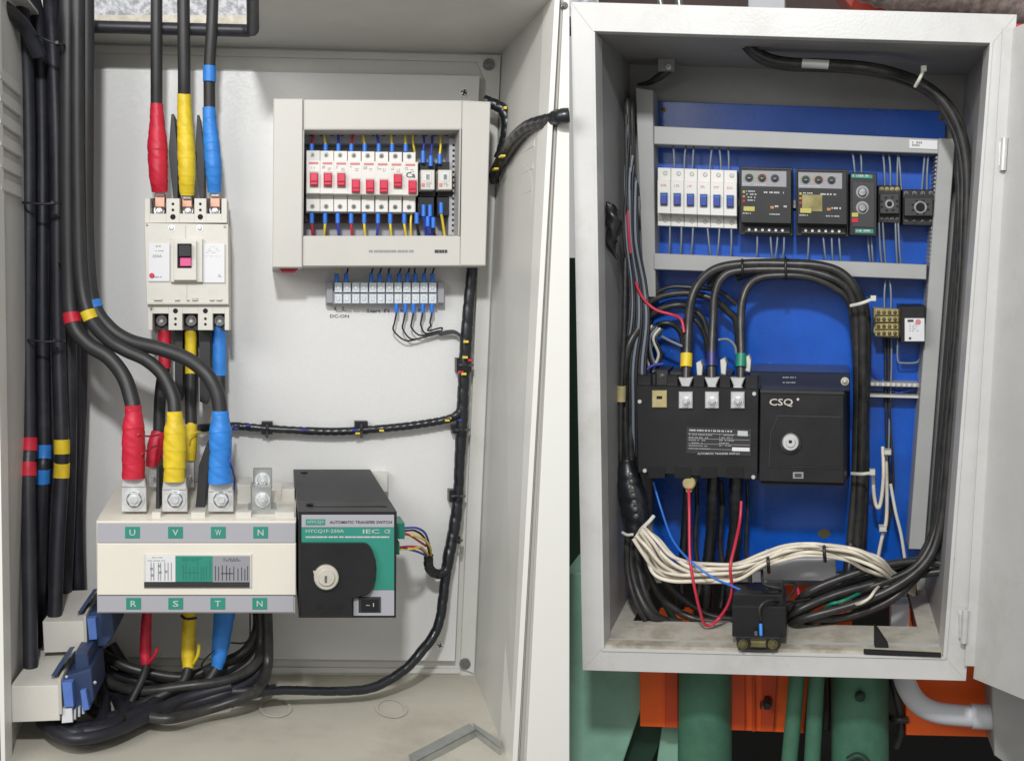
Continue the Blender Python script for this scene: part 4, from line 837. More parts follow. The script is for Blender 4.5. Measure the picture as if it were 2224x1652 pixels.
for k, (u, d) in enumerate(((1921, 3), (1935, -3))): wire('thin_wire', 'thin grey wire dropping from the level duct to the yellowed terminal, '+('left' if not k else 'right')+' one', 'wire', MT['grey_wire'], [(u+d, 604, .04), (u, 635, .045), (u, 674, .045)], 2.2, 'wires above the yellowed terminal', 6, 4)

# yellowed terminal and relay
yt = thing('yellowed_terminal', 'yellowed relay socket with brass screws hung under the level duct on the right', 'relay socket')
prism(part('body', MT['aged_yellow'], yt), [(1898, 669), (1953, 672), (1953, 734), (1905, 732), (1897, 722)], .01, .045, 1.5)
for j in range(4):
    rr = part('terminal_row', MT['aged_yellow'], yt); box(rr, 1901, 672+j*15.2, 1951, 684+j*15.2, .044, .05+.003*(j % 2), 1)
    for k in range(4): bolt(part('terminal_screw', MT['brass'], rr), 1908+k*12, 678+j*15.2, 4.2, .0505+.003*(j % 2), .002)
wr = thing('power_relay', 'black relay with white label and an orange spot, at the right end under the duct', 'relay')
box(part('body', MT['black_plastic'], wr), 1956, 664, 2009, 745, .01, .075, 1.5); lb_ = part('label', MT['paper'], wr); box(lb_, 1965, 691, 2008, 741, .075, .0765, .5)
ik = part('printing', MT['ink'], lb_); box(ik, 1971, 694, 1984, 699, .0765, .077, 0); box(ik, 1974, 732, 1979, 737, .0765, .077, 0); print_lines(part('printing', MT['ink_soft'], lb_), 1975, 703, 1998, 722, .0769, 4, .35); disc(part('logo_spot', MT['red_ink'], lb_), 1994, 699, 6, .0762, .0771, .2, 16)

# big black transfer switch
sw = thing('transfer_switch', 'large black transfer switch with nameplate and round key knob on the blue plate', 'switch')
wf = .135
bt = part('top_cover', MT['navy_cover'], sw); prism(bt, [(1628, 806), (1846, 810), (1846, 850), (1628, 846)], .012, .105, 1.5); print_lines(part('printing', MT['label_grey'], bt), 1700, 818, 1735, 840, .1056, 2, .25)
bolt(part('screw', MT['seal_ring'], bt), 1835, 828, 9, .105, .004)
bd = part('pole_housing', MT['black_plastic'], sw); prism(bd, [(1381, 836), (1648, 844), (1646, 1042), (1385, 1026)], .012, wf, 2, back=[(1400, 828), (1650, 838), (1650, 1010), (1405, 1000)])
for u0, u1 in ((1384, 1414), (1448, 1472), (1506, 1530), (1563, 1586), (1619, 1646)): prism(bd, [(u0, 815), (u1, 816), (u1, 850), (u0, 848)], .03, wf-.02, 1)
md = part('drive_housing', MT['black_plastic'], sw); prism(md, [(1651, 848), (1833, 853), (1834, 1050), (1648, 1045)], .012, wf+.002, 2, back=[(1660, 840), (1846, 845), (1846, 1030), (1660, 1030)])
prism(part('drive_top_edge', MT['charcoal'], sw), [(1651, 846), (1833, 850), (1833, 857), (1651, 853)], wf, wf+.004, .6)
rp = part('recessed_panel', MT['charcoal'], sw); prism(rp, [(1688, 901), (1828, 904), (1829, 1018), (1668, 1014), (1672, 940)], wf+.001, wf+.0035, 1); prism(part('panel_face', MT['black_plastic'], rp), [(1690, 904), (1826, 907), (1827, 1015), (1671, 1011), (1675, 941)], wf+.002, wf+.0045, .6)
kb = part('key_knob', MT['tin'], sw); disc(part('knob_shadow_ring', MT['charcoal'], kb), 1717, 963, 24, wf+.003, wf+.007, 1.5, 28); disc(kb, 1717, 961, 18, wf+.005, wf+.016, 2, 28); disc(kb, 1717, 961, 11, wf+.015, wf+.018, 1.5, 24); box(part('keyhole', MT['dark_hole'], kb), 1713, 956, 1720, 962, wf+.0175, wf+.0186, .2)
text(part('logo', MT['seal_ring'], sw), 'CSQ', 1671, 865.5, 1722, 883, wf+.0026); disc(part('logo_mark', MT['seal_ring'], sw), 1733, 867, 3, wf+.001, wf+.0026, .1, 10)
mp = part('nameplate', MT['charcoal'], sw); prism(mp, [(1491, 927), (1632, 932), (1631, 990), (1490, 984)], wf, wf+.0012, .4)
ink = part('printing', MT['white_ink'], mp); print_lines(ink, 1497, 932, 1600, 936, wf+.0016, 1, .9, sl=.03, fill=1)
text(ink, 'AUTOMATIC TRANSFER SWITCH', 1515, 982.5, 1606, 987, wf+.0016); pg = part('printing', MT['ink_soft'], mp); print_lines(pg, 1496, 942, 1552, 978, wf+.0016, 6, .4, sl=.03); print_lines(pg, 1562, 943, 1600, 972, wf+.0016, 5, .4, sl=.03)
for y in (940, 951, 962, 973): prism(pg, [(1494, y), (1628, y+4), (1628, y+5), (1494, y+1)], wf+.001, wf+.0014, 0)
prism(part('value_field', MT['white_ink'], mp), [(1602, 935), (1624, 936), (1624, 947), (1602, 946)], wf+.001, wf+.0018, .1); prism(part('value_field', MT['paper'], mp), [(1590, 971), (1628, 972), (1628, 980), (1590, 979)], wf+.001, wf+.0018, .1)
nt_ = part('neutral_terminal', MT['aged_yellow'], sw); box(nt_, 1416, 848, 1448, 885, wf-.002, wf+.004, 1.2); box(part('slot', MT['dark_hole'], nt_), 1426, 860, 1438, 866, wf+.0035, wf+.0048, .3)
for u in (1408, 1465, 1521, 1579):
    box(part('outlet_notch', MT['dark_hole'], sw), u, 1015, u+36, 1038, .10, wf+.0012, .5); 
for u, v in ((1389, 872), (1400, 1022), (1638, 855), (1636, 1036)): disc(part('cover_screw', MT['tin'], sw), u, v, 4.5, wf-.001, wf+.0015, .6, 12)
box(part('small_sticker', MT['label_grey'], sw), 1722, 1025, 1745, 1039, wf+.001, wf+.0032, .4); box(part('sticker_centre', MT['ink'], sw), 1726, 1028, 1741, 1036, wf+.0028, wf+.0036, .2)
prism(part('foot_strip', MT['dark_hole'], sw), [(1652, 1042), (1834, 1048), (1834, 1056), (1652, 1052)], .02, wf-.004, .6)
for k, u in enumerate((1489, 1546, 1602)):
    lg = part('terminal_lug', MT['tin'], sw); box(lg, u-15, 851, u+15, 887, wf-.004, wf+.005, 1.8); bolt(part('terminal_bolt', MT['steel'], lg), u, 872, 13, wf+.005, .006, True)
    prism(part('lug_barrel', MT['tin'], lg), [(u-16, 820), (u+16, 820), (u+9, 838), (u+14, 850), (u-14, 850), (u-9, 838)], .105, .118, 2)
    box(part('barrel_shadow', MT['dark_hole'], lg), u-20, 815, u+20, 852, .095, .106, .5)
# white flags beside the sleeves
GF2 = 'small pale plastic screw caps beside the cable sleeves'
for k, (u, v) in enumerate(((1520, 802), (1572, 796), (1625, 790))):
    t = thing('screw_cap', 'pale plastic cap beside the '+('yellow', 'navy', 'green')[k]+' sleeve above the black switch', 'screw cap', GF2, MT['tie_white'])
    prism(t, [(u-8, v-14), (u+2, v-18), (u+6, v-6), (u+4, v+18), (u-6, v+16)], .08, .105, 1.5)

# arching cables over the switch
GA = 'black cables arching over the black switch'
for lb, col, pts, sl, r in (
  ('outermost arching black cable with a yellow sleeve', 'yellow_tape', [(1490, 825, .11), (1492, 765, .10), (1494, 714, .09), (1501, 654, .085), (1519, 614, .08), (1556, 584, .08), (1619, 573, .08), (1707, 573, .08), (1778, 577, .08), (1825, 592, .08), (1855, 623, .08), (1871, 665, .075), (1874, 740, .07), (1874, 850, .06), (1872, 950, .05), (1869, 1060, .05), (1862, 1180, .05), (1850, 1262, .06)], (1491, 768, 1490, 797), 10),
  ('middle arching black cable with a navy sleeve', 'navy_tape', [(1546, 825, .11), (1546, 763, .10), (1549, 697, .09), (1553, 640, .085), (1568, 604, .082), (1602, 588, .08), (1700, 585, .08), (1770, 592, .08), (1826, 614, .08), (1852, 650, .075), (1862, 740, .065), (1862, 850, .055), (1860, 950, .045), (1856, 1060, .045), (1846, 1180, .05), (1836, 1262, .05)], (1546, 765, 1546, 795), 9),
  ('innermost arching black cable with a green sleeve', 'green_tape', [(1609, 825, .11), (1610, 767, .10), (1609, 697, .09), (1613, 651, .085), (1627, 619, .08), (1655, 602, .08), (1707, 598, .08), (1760, 603, .078), (1813, 625, .075), (1846, 658, .07), (1857, 740, .058), (1864, 850, .045), (1868, 950, .038), (1866, 1060, .035), (1858, 1200, .04)], (1610, 769, 1609, 797), 9)):
    t = thing('power_cable', lb, 'cable', GA); tube(part('sheath', MT['cable_old'], t), pts, r, 14, 8)
    tube(part('sleeve', MT[col], t), [(sl[0], sl[1], .1015), (sl[2], sl[3], .107)], r+3, 18, 3)
for k, (pts, r, lb) in enumerate((
  ([(1540, 620, .06), (1580, 582, .06), (1650, 570, .06), (1740, 571, .06), (1800, 580, .06), (1845, 610, .06), (1880, 668, .06), (1884, 760, .05), (1880, 900, .04), (1878, 1050, .04), (1868, 1210, .05)], 8, 'behind the outermost arch, running down on its right'),
  ([(1600, 604, .05), (1650, 590, .05), (1740, 588, .05), (1810, 606, .05), (1855, 650, .05), (1866, 740, .04), (1872, 880, .03), (1880, 1000, .03), (1872, 1230, .03)], 8, 'sandwiched between the arches'))):
    wire('power_cable', 'black cable '+lb, 'cable', MT['cable_old'], pts, r, GA, 12, 8)
for lb, u, v0, v1, w in (('black tie round the top of the arching cables', 1706, 562, 606, .095), ('second black tie round the arching cables, left of the top', 1612, 566, 600, .095)):
    t = thing('cable_tie', lb, 'cable tie', 'black ties round the arching cables', MT['black_wire']); tube(t, [(u, v0-2, .07), (u, v0+4, w), (u+1, v1-4, w), (u+1, v1+2, .07)], 2.8, 8, 5)
# arcs on the left, running from the side bundle to the poles behind
GH = 'smaller black cables bowing left of the arches'
for k, (pts, r) in enumerate((
  ([(1372, 760, .05), (1384, 700, .05), (1405, 661, .05), (1446, 641, .05), (1500, 637, .05), (1549, 650, .05), (1580, 675, .045), (1600, 700, .04), (1605, 760, .04)], 8),
  ([(1366, 800, .05), (1385, 730, .055), (1420, 680, .055), (1470, 662, .055), (1505, 672, .05), (1530, 700, .05), (1540, 760, .05)], 7),
  ([(1374, 840, .05), (1390, 760, .055), (1420, 712, .055), (1452, 702, .055), (1478, 722, .05), (1486, 770, .05)], 6),
  ([(1380, 720, .045), (1410, 652, .045), (1450, 625, .045), (1500, 624, .045), (1560, 632, .045), (1600, 662, .04)], 5),
  ([(1500, 686, .06), (1520, 706, .06), (1534, 740, .055), (1536, 780, .05)], 5),
  ([(1560, 738, .06), (1580, 737, .06), (1595, 750, .06), (1600, 770, .06)], 3.2),
  ([(1395, 780, .06), (1405, 735, .065), (1425, 726, .065), (1455, 740, .06), (1482, 752, .06)], 3.2))):
    wire('branch_cable', ('black' if k < 5 else 'thin grey')+' cable bowing left of the arches, '+('largest bow, reaching behind the green sleeve', 'second largest bow', 'small bow ending above the neutral terminal', 'highest bow just under the level duct', 'short piece between yellow and navy sleeves', 'short hook left of the green sleeve', 'low loop over the grey tangle')[k], 'cable', MT['cable_old' if k < 5 else 'grey_wire'], pts, r, GH, 12, 7)
wire('red_wire', 'red wire coming over the left duct and dropping beside the yellow sleeve', 'wire', MT['red_wire'], [(1381, 612, .09), (1386, 628, .09), (1400, 652, .09), (1425, 673, .09), (1458, 683, .09), (1479, 693, .095), (1486, 722, .10)], 3.4, None, 8, 8)
GI = 'grey and white control wires tangled above the neutral terminal'
for k in range(6):
    u = 1398+k*6; wire('tangled_wire', ('grey', 'pale grey', 'dark grey')[k % 3]+' wire in the tangle above the neutral terminal, '+ORD[k]+' from the left', 'wire', MT[('grey_wire', 'tie_white', 'cable_old')[k % 3]], [(u+12, 705+k*2, .07), (u+random.uniform(-8, 0), 735, .075), (u+random.uniform(-4, 10), 770, .07), (u+random.uniform(-10, 8), 800, .065), (u-12, 838, .06)], 3.4, GI, 8, 6)
wire('thin_wire', 'dark blue wire curling above the left end of the black switch', 'wire', MT['blue_wire'], [(1386, 850, .08), (1398, 812, .08), (1415, 795, .075), (1440, 790, .07)], 3.5, None, 8, 6)
for k, (u0, v0) in enumerate(((1425, 812), (1455, 815), (1398, 822))):
    t = thing('terminal_block', 'dark dusty terminal piece on top of the black switch, '+('middle', 'right', 'left')[k]+' of three', 'terminal', 'dark terminal pieces on top of the black switch'); box(part('body', MT['charcoal'], t), u0, v0-8, u0+26, v0+26, .04, .10, 1.5); bolt(part('terminal_screw', MT['steel_dark'], t), u0+13, v0+4, 5, .10, .003)

# side bundle on the left
GJ = 'black cables of the bundle along the left wall of the white cabinet'
sb = [([(1362, 215, .08), (1366, 330, .08), (1368, 450, .08), (1374, 560, .08), (1390, 640, .075), (1378, 700, .08), (1362, 780, .09), (1358, 900, .10), (1362, 1000, .10)], 8, 'from the top corner down the left wall'),
      ([(1372, 220, .07), (1374, 350, .07), (1378, 480, .07), (1388, 590, .07), (1400, 660, .07), (1392, 740, .08), (1378, 830, .08), (1374, 1000, .09)], 6, 'close beside the left duct'),
      ([(1385, 715, .09), (1362, 760, .10), (1352, 850, .10), (1350, 950, .10), (1352, 1030, .10), (1360, 1120, .11)], 9, 'bulging left at the height of the lugs'),
      ([(1392, 700, .08), (1375, 770, .09), (1370, 860, .09), (1370, 960, .10), (1374, 1060, .10)], 8, 'touching the left end of the black switch'),
      ([(1358, 560, .10), (1356, 700, .11), (1349, 850, .115), (1348, 1000, .115)], 5, 'thin and outermost on the left wall')]
for k, (pts, r, lb) in enumerate(sb): wire('side_cable', 'black cable '+lb, 'cable', MT['cable_old'], pts, r, GJ, 12, 8)
wire('red_wire', 'short straight piece of dull red wire on the upper left side bundle', 'wire', MT['red_wire'], [(1364, 458, .09), (1365, 500, .092), (1369, 550, .09)], 3, None, 8, 5)
GSW = 'thin wires dropping beside the left duct'
for k in range(9):
    a = 1356+k*3.4; wire('side_wire', ('thin black', 'thin grey', 'thin dark grey')[k % 3]+' wire beside the left duct, '+ORD[k]+' from the wall', 'wire', MT[('cable_old', 'grey_wire', 'cable')[k % 3]],
        [(a+4, 250+k*22, .085), (a+random.uniform(-3, 4), 400, .088), (a+random.uniform(-2, 5), 520, .09), (a+12+k, 620, .085), (a+10+k*2, 700, .09), (a-6+k*3, 790, .095), (a-8+k*3.4, 880, .10), (a-6+k*3, 990, .10)], random.uniform(2.4, 3.8), GSW, 8, 6)
tg = thing('marker_tag', 'small orange brown cable tag on the left bundle beside the black switch', 'tag', None, MT['aged_yellow']); tube(tg, [(1350, 838, .112), (1349, 872, .113)], 10, 12, 3)
tg = thing('marker_tag', 'small grey brown tag on a cable above the left end of the black switch', 'tag', None, MT['duct_grey']); tube(tg, [(1382, 798, .09), (1380, 825, .09)], 6, 12, 3)
hn = thing('cable_harness', 'thick black taped harness at the lower left, below the black switch', 'harness', None)
tube(part('wrapping', MT['wrap'], hn), [(1362, 1000, .11, 17), (1366, 1040, .115, 26), (1376, 1085, .12, 30), (1382, 1125, .125, 27), (1380, 1160, .13, 20)], 24, 20, 10, wrap_rf(.028, .08))
for k in range(7): bolt(part('glint', MT['steel_dark'], hn), 1368+k*2.2, 1030+k*15, 5, .15, .002)
for k, (pts, r, lb) in enumerate((
  ([(1372, 1140, .12), (1368, 1200, .12), (1380, 1270, .13), (1410, 1330, .14), (1450, 1352, .13)], 10, 'at the far left'),
  ([(1382, 1150, .12), (1385, 1220, .12), (1402, 1290, .13), (1430, 1340, .13), (1480, 1352, .12)], 9, 'second from the left'),
  ([(1392, 1160, .11), (1402, 1230, .10), (1440, 1300, .09), (1500, 1340, .09), (1590, 1352, .10)], 8, 'bending under the white bundle'),
  ([(1364, 1150, .13), (1362, 1230, .13), (1378, 1300, .14), (1402, 1345, .14)], 7, 'hugging the left wall'),
  ([(1400, 1180, .09), (1450, 1270, .08), (1530, 1330, .08), (1600, 1345, .09)], 7, 'reaching the black connector'))):
    wire('side_cable', 'black cable leaving the lower left harness, '+lb, 'cable', MT['cable_old'], pts, r, 'black cables leaving the lower left harness', 12, 8)
wire('thin_wire', 'white cable tie end poking from the lower left harness', 'cable tie', MT['tie_white'], [(1352, 1156, .15), (1362, 1161, .155), (1376, 1160, .155)], 3.5, None, 6, 5)
# black plug-like object hanging on the left wall
hk = thing('wall_clip', 'crumpled black clip on the left inner wall of the white cabinet', 'clip', None)
tube(part('clip_body', MT['black_plastic'], hk), [(1322, 446, .17, 9), (1330, 470, .17, 17), (1333, 500, .17, 15), (1326, 525, .17, 13), (1332, 545, .17, 6), (1342, 564, .17, 2.5)], 10, 10, 6, lambda s, a: 1+.25*math.sin(a*3+s*300))
tube(part('clip_hook', MT['black_plastic'], hk), [(1312, 448, .165, 4), (1320, 444, .168, 6), (1336, 462, .165, 5), (1336, 486, .165, 4)], 5, 8, 5)

# cable from the ceiling down the right side
GK = 'black cables sweeping down the right side of the white cabinet'
base = [(1615, 84), (1637, 110), (1669, 129), (1715, 138), (1769, 140), (1850, 144), (1918, 154), (1986, 176), (2032, 204), (2066, 245), (2089, 300), (2100, 370), (2100, 453), (2096, 560), (2088, 680), (2078, 800), (2066, 920), (2056, 1040), (2043, 1140), (2015, 1215), (1950, 1270), (1860, 1310), (1740, 1345)]
def wv(i, k): return .13+(.03 if i < 7 else 0)-.01*k+(0 if i < 18 else .015*(i-18)*.5)
for k, (dx, dy, r, lb) in enumerate(((0, 0, 9, 'front one, coming from the top panel'), (-9, 9, 8, 'second one, just below the front one'), (6, -7, 6, 'uppermost thin one'))):
    pts = [(u+(dx if i > 8 else dx*.3), v+(dy if i < 12 else dy*.4), wv(i, k)) for i, (u, v) in enumerate(base)]
    if k == 1: pts = pts[:19]+[(1996, 1222, .13), (1925, 1262, .13), (1800, 1300, .13), (1715, 1322, .13)]
    if k == 2: pts = pts[:19]+[(2020, 1200, .10), (1950, 1235, .10), (1840, 1268, .11), (1730, 1310, .12)]
    e_ = pts[-1]; pts = pts+[(e_[0]-25, e_[1]+24, e_[2]-.035), (e_[0]-34, e_[1]+75, e_[2]-.06)]
    wire('sweeping_cable', 'black cable sweeping down the right side, '+lb, 'cable', MT['cable_old'], pts, r, GK, 12, 8)
for k, (u, d) in enumerate(((2074, 0), (2084, 3), (2064, 6))):
    wire('sweeping_cable', 'black cable running down inside the right wall, '+('middle', 'outer', 'inner')[k]+' of three', 'cable', MT['cable_old'], [(u+22-k*3, 330, .09), (u+20, 500, .09), (u+8, 700, .09), (u-8, 900, .09), (u-24, 1050, .10), (u-40, 1160, .10), (u-95, 1235+d, .10), (u-180, 1262+d*2, .11), (u-300, 1300+d*2, .12), (u-350, 1330+d*3, .12), (u-372, 1362+d*3, .08), (u-380, 1410, .06)], 8, GK, 12, 8)
pf = thing('tape_patch', 'silvery tape patch on the cable under the top panel', 'tape', None, MT['tin']); tube(pf, [(1742, 138, .161), (1769, 139, .161), (1800, 141, .161)], 10, 14, 4)
GZ = 'pale cable ties in the white cabinet'
for lb, q, w in (('pale cable tie round the cable at the upper right', (1988, 188, 2008, 148), .165), ('pale cable tie where the arches turn down', (1848, 664, 1898, 648), .10), ('pale cable tie beside the lower right of the black switch', (1850, 1028, 1896, 1026), .08)):
    t = thing('cable_tie', lb, 'cable tie', GZ); u0, v0, u1, v1 = q
    tube(part('strap', MT['tie_white'], t), [(u0, v0, w-.005), ((u0+u1)/2, (v0+v1)/2+2, w+.004), (u1, v1, w+.002)], 4, 8, 6); box(part('head', MT['tie_white'], t), u1-7, v1-6, u1+5, v1+6, w-.004, w+.006, 1)
# terminal rails at right
GR2 = 'pale terminal rails right of the black switch'
for k, (y, h) in enumerate(((829, 9), (857, 5))):
    t = thing('terminal_rail', ('dotted upper' if not k else 'plain lower')+' pale rail right of the black switch', 'terminal strip', GR2); prism(part('rail', MT['tie_white' if k else 'duct_grey'], t), [(1888, y), (1996, y+3), (1996, y+3+h), (1888, y+h)], .008, .035, .8)
    if not k:
        for j in range(9): disc(part('terminal_screw', MT['tie_white'], t), 1895+j*11.5, y+5+j*.3, 4, .034, .037, .4, 10)
GM = 'dark and pale wires hanging at the right of the blue plate'
for k, (m, r, pts) in enumerate((
   ('grey_wire', 2.2, [(1936, 730, .02), (1936, 800, .02), (1932, 900, .02), (1930, 990, .025)]), ('cable_old', 3, [(1922, 733, .02), (1924, 850, .02), (1926, 960, .02), (1935, 1060, .02)]),
   ('grey_wire', 2.2, [(1950, 735, .03), (1950, 782, .03), (1962, 788, .03), (1990, 787, .03), (1998, 778, .03)]), ('cable_old', 3, [(1929, 733, .02), (1932, 900, .02), (1940, 1040, .02), (1928, 1150, .02)]),
   ('white_wire', 4, [(1896, 1028, .06), (1898, 1070, .06), (1903, 1097, .06), (1910, 1100, .06), (1916, 1070, .06), (1919, 1020, .06), (1917, 970, .05)]),
   ('white_wire', 4, [(1924, 980, .04), (1926, 1060, .05), (1925, 1130, .05), (1915, 1170, .05), (1906, 1215, .05)]),
   ('tie_white', 3.6, [(1934, 1050, .045), (1945, 1110, .05), (1957, 1160, .05), (1965, 1212, .05)]),
   ('blue_wire', 2.2, [(1890, 800, .02), (1940, 850, .02), (1985, 842, .02), (1998, 815, .02)]))):
    wire('hanging_wire', ('grey wire straight below the yellowed terminal', 'dark wire below the left edge of the yellowed terminal', 'grey wire looping under the white-labelled relay', 'dark wire below the middle of the yellowed terminal', 'white wire in a narrow U beside the black harness', 'white wire hanging beside the U, ending over the white bundle', 'pale wire slanting right towards the cabinet floor', 'blue wire sagging between the two pale rails')[k], 'wire', MT[m], pts, r, GM, 8, 7)
for lb, u, v in (('pale plastic tie head on the hanging white wire, higher one', 1928, 983), ('pale plastic tie head on the hanging white wire, lower one', 1918, 1150)):
    t = thing('wire_clip', lb, 'cable tie', 'pale tie heads on the hanging white wires', MT['tie_white']); box(t, u-8, v-5, u+8, v+5, .045, .062, 1.5)

# below the switch
GN = 'black taped outgoing cables under the black switch'
for k, (u, r, lb) in enumerate(((1492, 9, 'behind the left red wire'), (1548, 13, 'under the third outlet'), (1598, 15, 'under the fourth outlet'))):
    wire('outgoing_cable', 'black taped cable '+lb, 'cable', MT['wrap'], [(u+2, 1030, .09), (u, 1080, .09), (u-4+k*2, 1150, .08), (u-10, 1230, .07), (u-14, 1320, .07)], r, GN, 14, 10, wrap_rf(.013, .09))
for k, (u, r) in enumerate(((1512, 5), (1566, 6), (1622, 4))):
    wire('outgoing_cable', 'slim black cable hanging '+('right of the left red wire', 'between the third and fourth outlets', 'right of the fourth outlet')[k], 'cable', MT['cable_old'], [(u, 1045, .06), (u+2, 1100, .06), (u-2, 1180, .06), (u+8, 1260, .06), (u, 1320, .07)], r, GN, 10, 8)
kn = thing('cap_nut', 'pale knob at the second outlet under the black switch, red wire hanging from it', 'knob', None, MT['aged_yellow']); disc(kn, 1496, 1050, 14, .11, .135, 3, 18); disc(kn, 1496, 1064, 7, .112, .13, 1.5, 14)
GO = 'red wires hanging in front of the white bundle'
wire('red_wire', 'red wire hanging from the pale knob down to the cabinet floor edge', 'wire', MT['red_wire'], [(1496, 1060, .14), (1497, 1110, .145), (1498, 1200, .17), (1504, 1250, .18), (1514, 1300, .18), (1529, 1352, .17), (1545, 1356, .165), (1560, 1344, .165), (1574, 1332, .16)], 3.4, GO, 8, 8)
wire('red_wire', 'red wire looping from the fourth outlet down behind the black connector', 'wire', MT['red_wire'], [(1610, 1088, .12), (1607, 1130, .13), (1597, 1180, .16), (1586, 1230, .18), (1590, 1275, .175), (1582, 1310, .17), (1566, 1336, .165), (1552, 1350, .16)], 3.4, GO, 8, 8)
wire('red_wire', 'short red wire curling at the right of the black connector', 'wire', MT['red_wire'], [(1728, 1266, .10), (1735, 1290, .11), (1732, 1318, .12), (1716, 1336, .13), (1700, 1342, .13)], 4, GO, 8, 7)
wire('thin_wire', 'thin blue wire slanting from the left outlets to the black connector', 'wire', MT['ferrule'], [(1419, 1046, .10), (1436, 1105, .11), (1461, 1172, .14), (1500, 1218, .175), (1549, 1254, .185), (1590, 1272, .18), (1616, 1284, .18)], 2.6, None, 8, 8)
# white wire bundle
GP = 'white wires of the loose bundle along the bottom'
mid = [(1388, 1155), (1415, 1185), (1440, 1222), (1480, 1240), (1530, 1246), (1600, 1242), (1652, 1220), (1705, 1200), (1760, 1191), (1812, 1196), (1865, 1208), (1912, 1232)]
wl2 = [w_+' of twelve' for w_ in ('topmost', 'second from the top', 'third from the top', 'fourth from the top', 'fifth from the top', 'sixth from the top', 'sixth from the bottom', 'fifth from the bottom', 'fourth from the bottom', 'third from the bottom', 'second from the bottom', 'lowest')]
_unused = ['topmost', 'second from the top', 'third from the top', 'fourth from the top', 'fifth from the top', 'sixth from the top', 'seventh from the top', 'lowest']
for k in range(12):
    f = (k-5.5)/5.5; pts = []
    for i, (u, v) in enumerate(mid):
        sp = (11, 17, 21, 20, 19, 18, 13, 12, 11, 12, 15, 18)[i]; g_ = f+.22*math.sin(k*1.9+i*.75)+.12*math.sin(k*4.1+i*1.7); pts.append((u-g_*sp*(.9 if i < 4 else 0), v+g_*sp, .157+.012*math.sin(k*2.4+i*.9)-.004*(i > 8)*(i-8)))
    if k <= 7: pts = pts+[(1945, 1246+k*3, .115), (1985, 1262+k*4, .07)]
    if k > 7: pts = pts[:9]+[(1806+k*3, 1198+k*1.6, .15), (1836+k*4, 1215+k*2, .14), (1850+k*6, 1232+k*1.5, .13), (1880+k*6, 1262, .09), (1900+k*6, 1290, .05)]
    wire('white_wire', 'white wire of the loose bottom bundle, '+wl2[k], 'wire', MT['white_wire'], pts, 4.2, GP, 10, 7)
wire('white_wire', 'short white wire end sticking out left above the bottom bundle', 'wire', MT['tie_white'], [(1420, 1120, .15), (1410, 1132, .155), (1392, 1150, .155), (1384, 1166, .15)], 4.5, None, 8, 5)
for lb, u, v in (('black tie round the white bundle, left one', 1668, 1222), ('black tie round the white bundle, right one', 1790, 1198)):
    t = thing('cable_tie', lb, 'cable tie', 'black ties round the white bundle', MT['cable_old']); tube(t, [(u-1, v-18, .15), (u, v-8, .176), (u+1, v+8, .176), (u+2, v+20, .15)], 4, 8, 5)
wb = thing('white_box', 'pale rectangular box lying behind the white wires at the bottom', 'box', None, MT['pvc']); prism(wb, [(1660, 1214), (1815, 1212), (1818, 1262), (1655, 1260)], .06, .11, 2)
wire('white_wire', 'cream wire end at the lower right, over the black cables', 'wire', MT['white_wire'], [(1925, 1258, .08), (1902, 1280, .15), (1888, 1298, .165), (1868, 1310, .165), (1852, 1314, .14), (1840, 1330, .09)], 3.4, None, 8, 6)
wire('green_wire', 'green wire lying among the black cables at the lower right', 'wire', MT['green_tape'], [(1900, 1270, .10), (1850, 1296, .145), (1825, 1306, .155), (1800, 1314, .15), (1770, 1345, .09)], 4, None, 8, 6)
GQ = 'black cables gathering at the lower right'
for k, (pts, r) in enumerate((([(2050, 1225, .12), (1990, 1218, .12), (1900, 1232, .13), (1800, 1265, .14), (1750, 1290, .14)], 9), ([(2045, 1240, .12), (1980, 1250, .12), (1880, 1272, .13), (1800, 1296, .14), (1725, 1330, .15)], 9),
      ([(2030, 1200, .13), (1985, 1260, .13), (1920, 1310, .14), (1840, 1338, .14), (1760, 1348, .14)], 8), ([(2060, 1150, .12), (2020, 1210, .12), (1960, 1285, .12), (1880, 1330, .13), (1800, 1350, .13)], 8), ([(1848, 1180, .06), (1844, 1230, .07), (1830, 1280, .09), (1790, 1330, .10), (1730, 1350, .12)], 9))):
    e_ = pts[-1]; pts = pts+[(e_[0]-22, e_[1]+26, e_[2]-.035), (e_[0]-30, e_[1]+75, e_[2]-.06)]
    wire('gathered_cable', 'black cable gathering at the lower right, '+('topmost, entering from the right wall', 'second from the top', 'middle one dipping along the floor', 'lowest and longest one', 'one dropping from the arches')[k], 'cable', MT['cable_old'], pts, r, GQ, 12, 8)
# black connector block on the front lip
bc = thing('connector_block', 'black connector block with brass clamp on the front edge of the cabinet floor', 'connector')
prism(part('body', MT['black_plastic'], bc), [(1590, 1316), (1707, 1318), (1707, 1384), (1590, 1382)], .15, .222, 2); prism(part('upper_body', MT['black_plastic'], bc), [(1592, 1290), (1700, 1292), (1706, 1318), (1590, 1318)], .15, .20, 2)
for k in range(3): prism(part('top_rib', MT['black_plastic'], bc), rect(1600+k*34, 1284, 1622+k*34, 1300), .15, .19, 1.5)
prism(part('lower_body', MT['black_plastic'], bc), [(1597, 1382), (1695, 1384), (1688, 1413), (1604, 1412)], .17, .240, 2)
prism(part('clamp_bar', MT['brass'], bc), [(1630, 1392), (1664, 1393), (1664, 1406), (1630, 1405)], .23, .248, 2)
for u in (1614, 1678): bolt(part('clamp_bolt', MT['brass'], bc), u, 1399, 11, .24, .008, True)
tube(part('blue_pin', MT['blue_tape'], bc), [(1652, 1354, .226), (1653, 1380, .232)], 4, 8, 2); tube(part('pin', MT['steel_dark'], bc), [(1642, 1372, .228), (1642, 1392, .238)], 4.5, 8, 2)
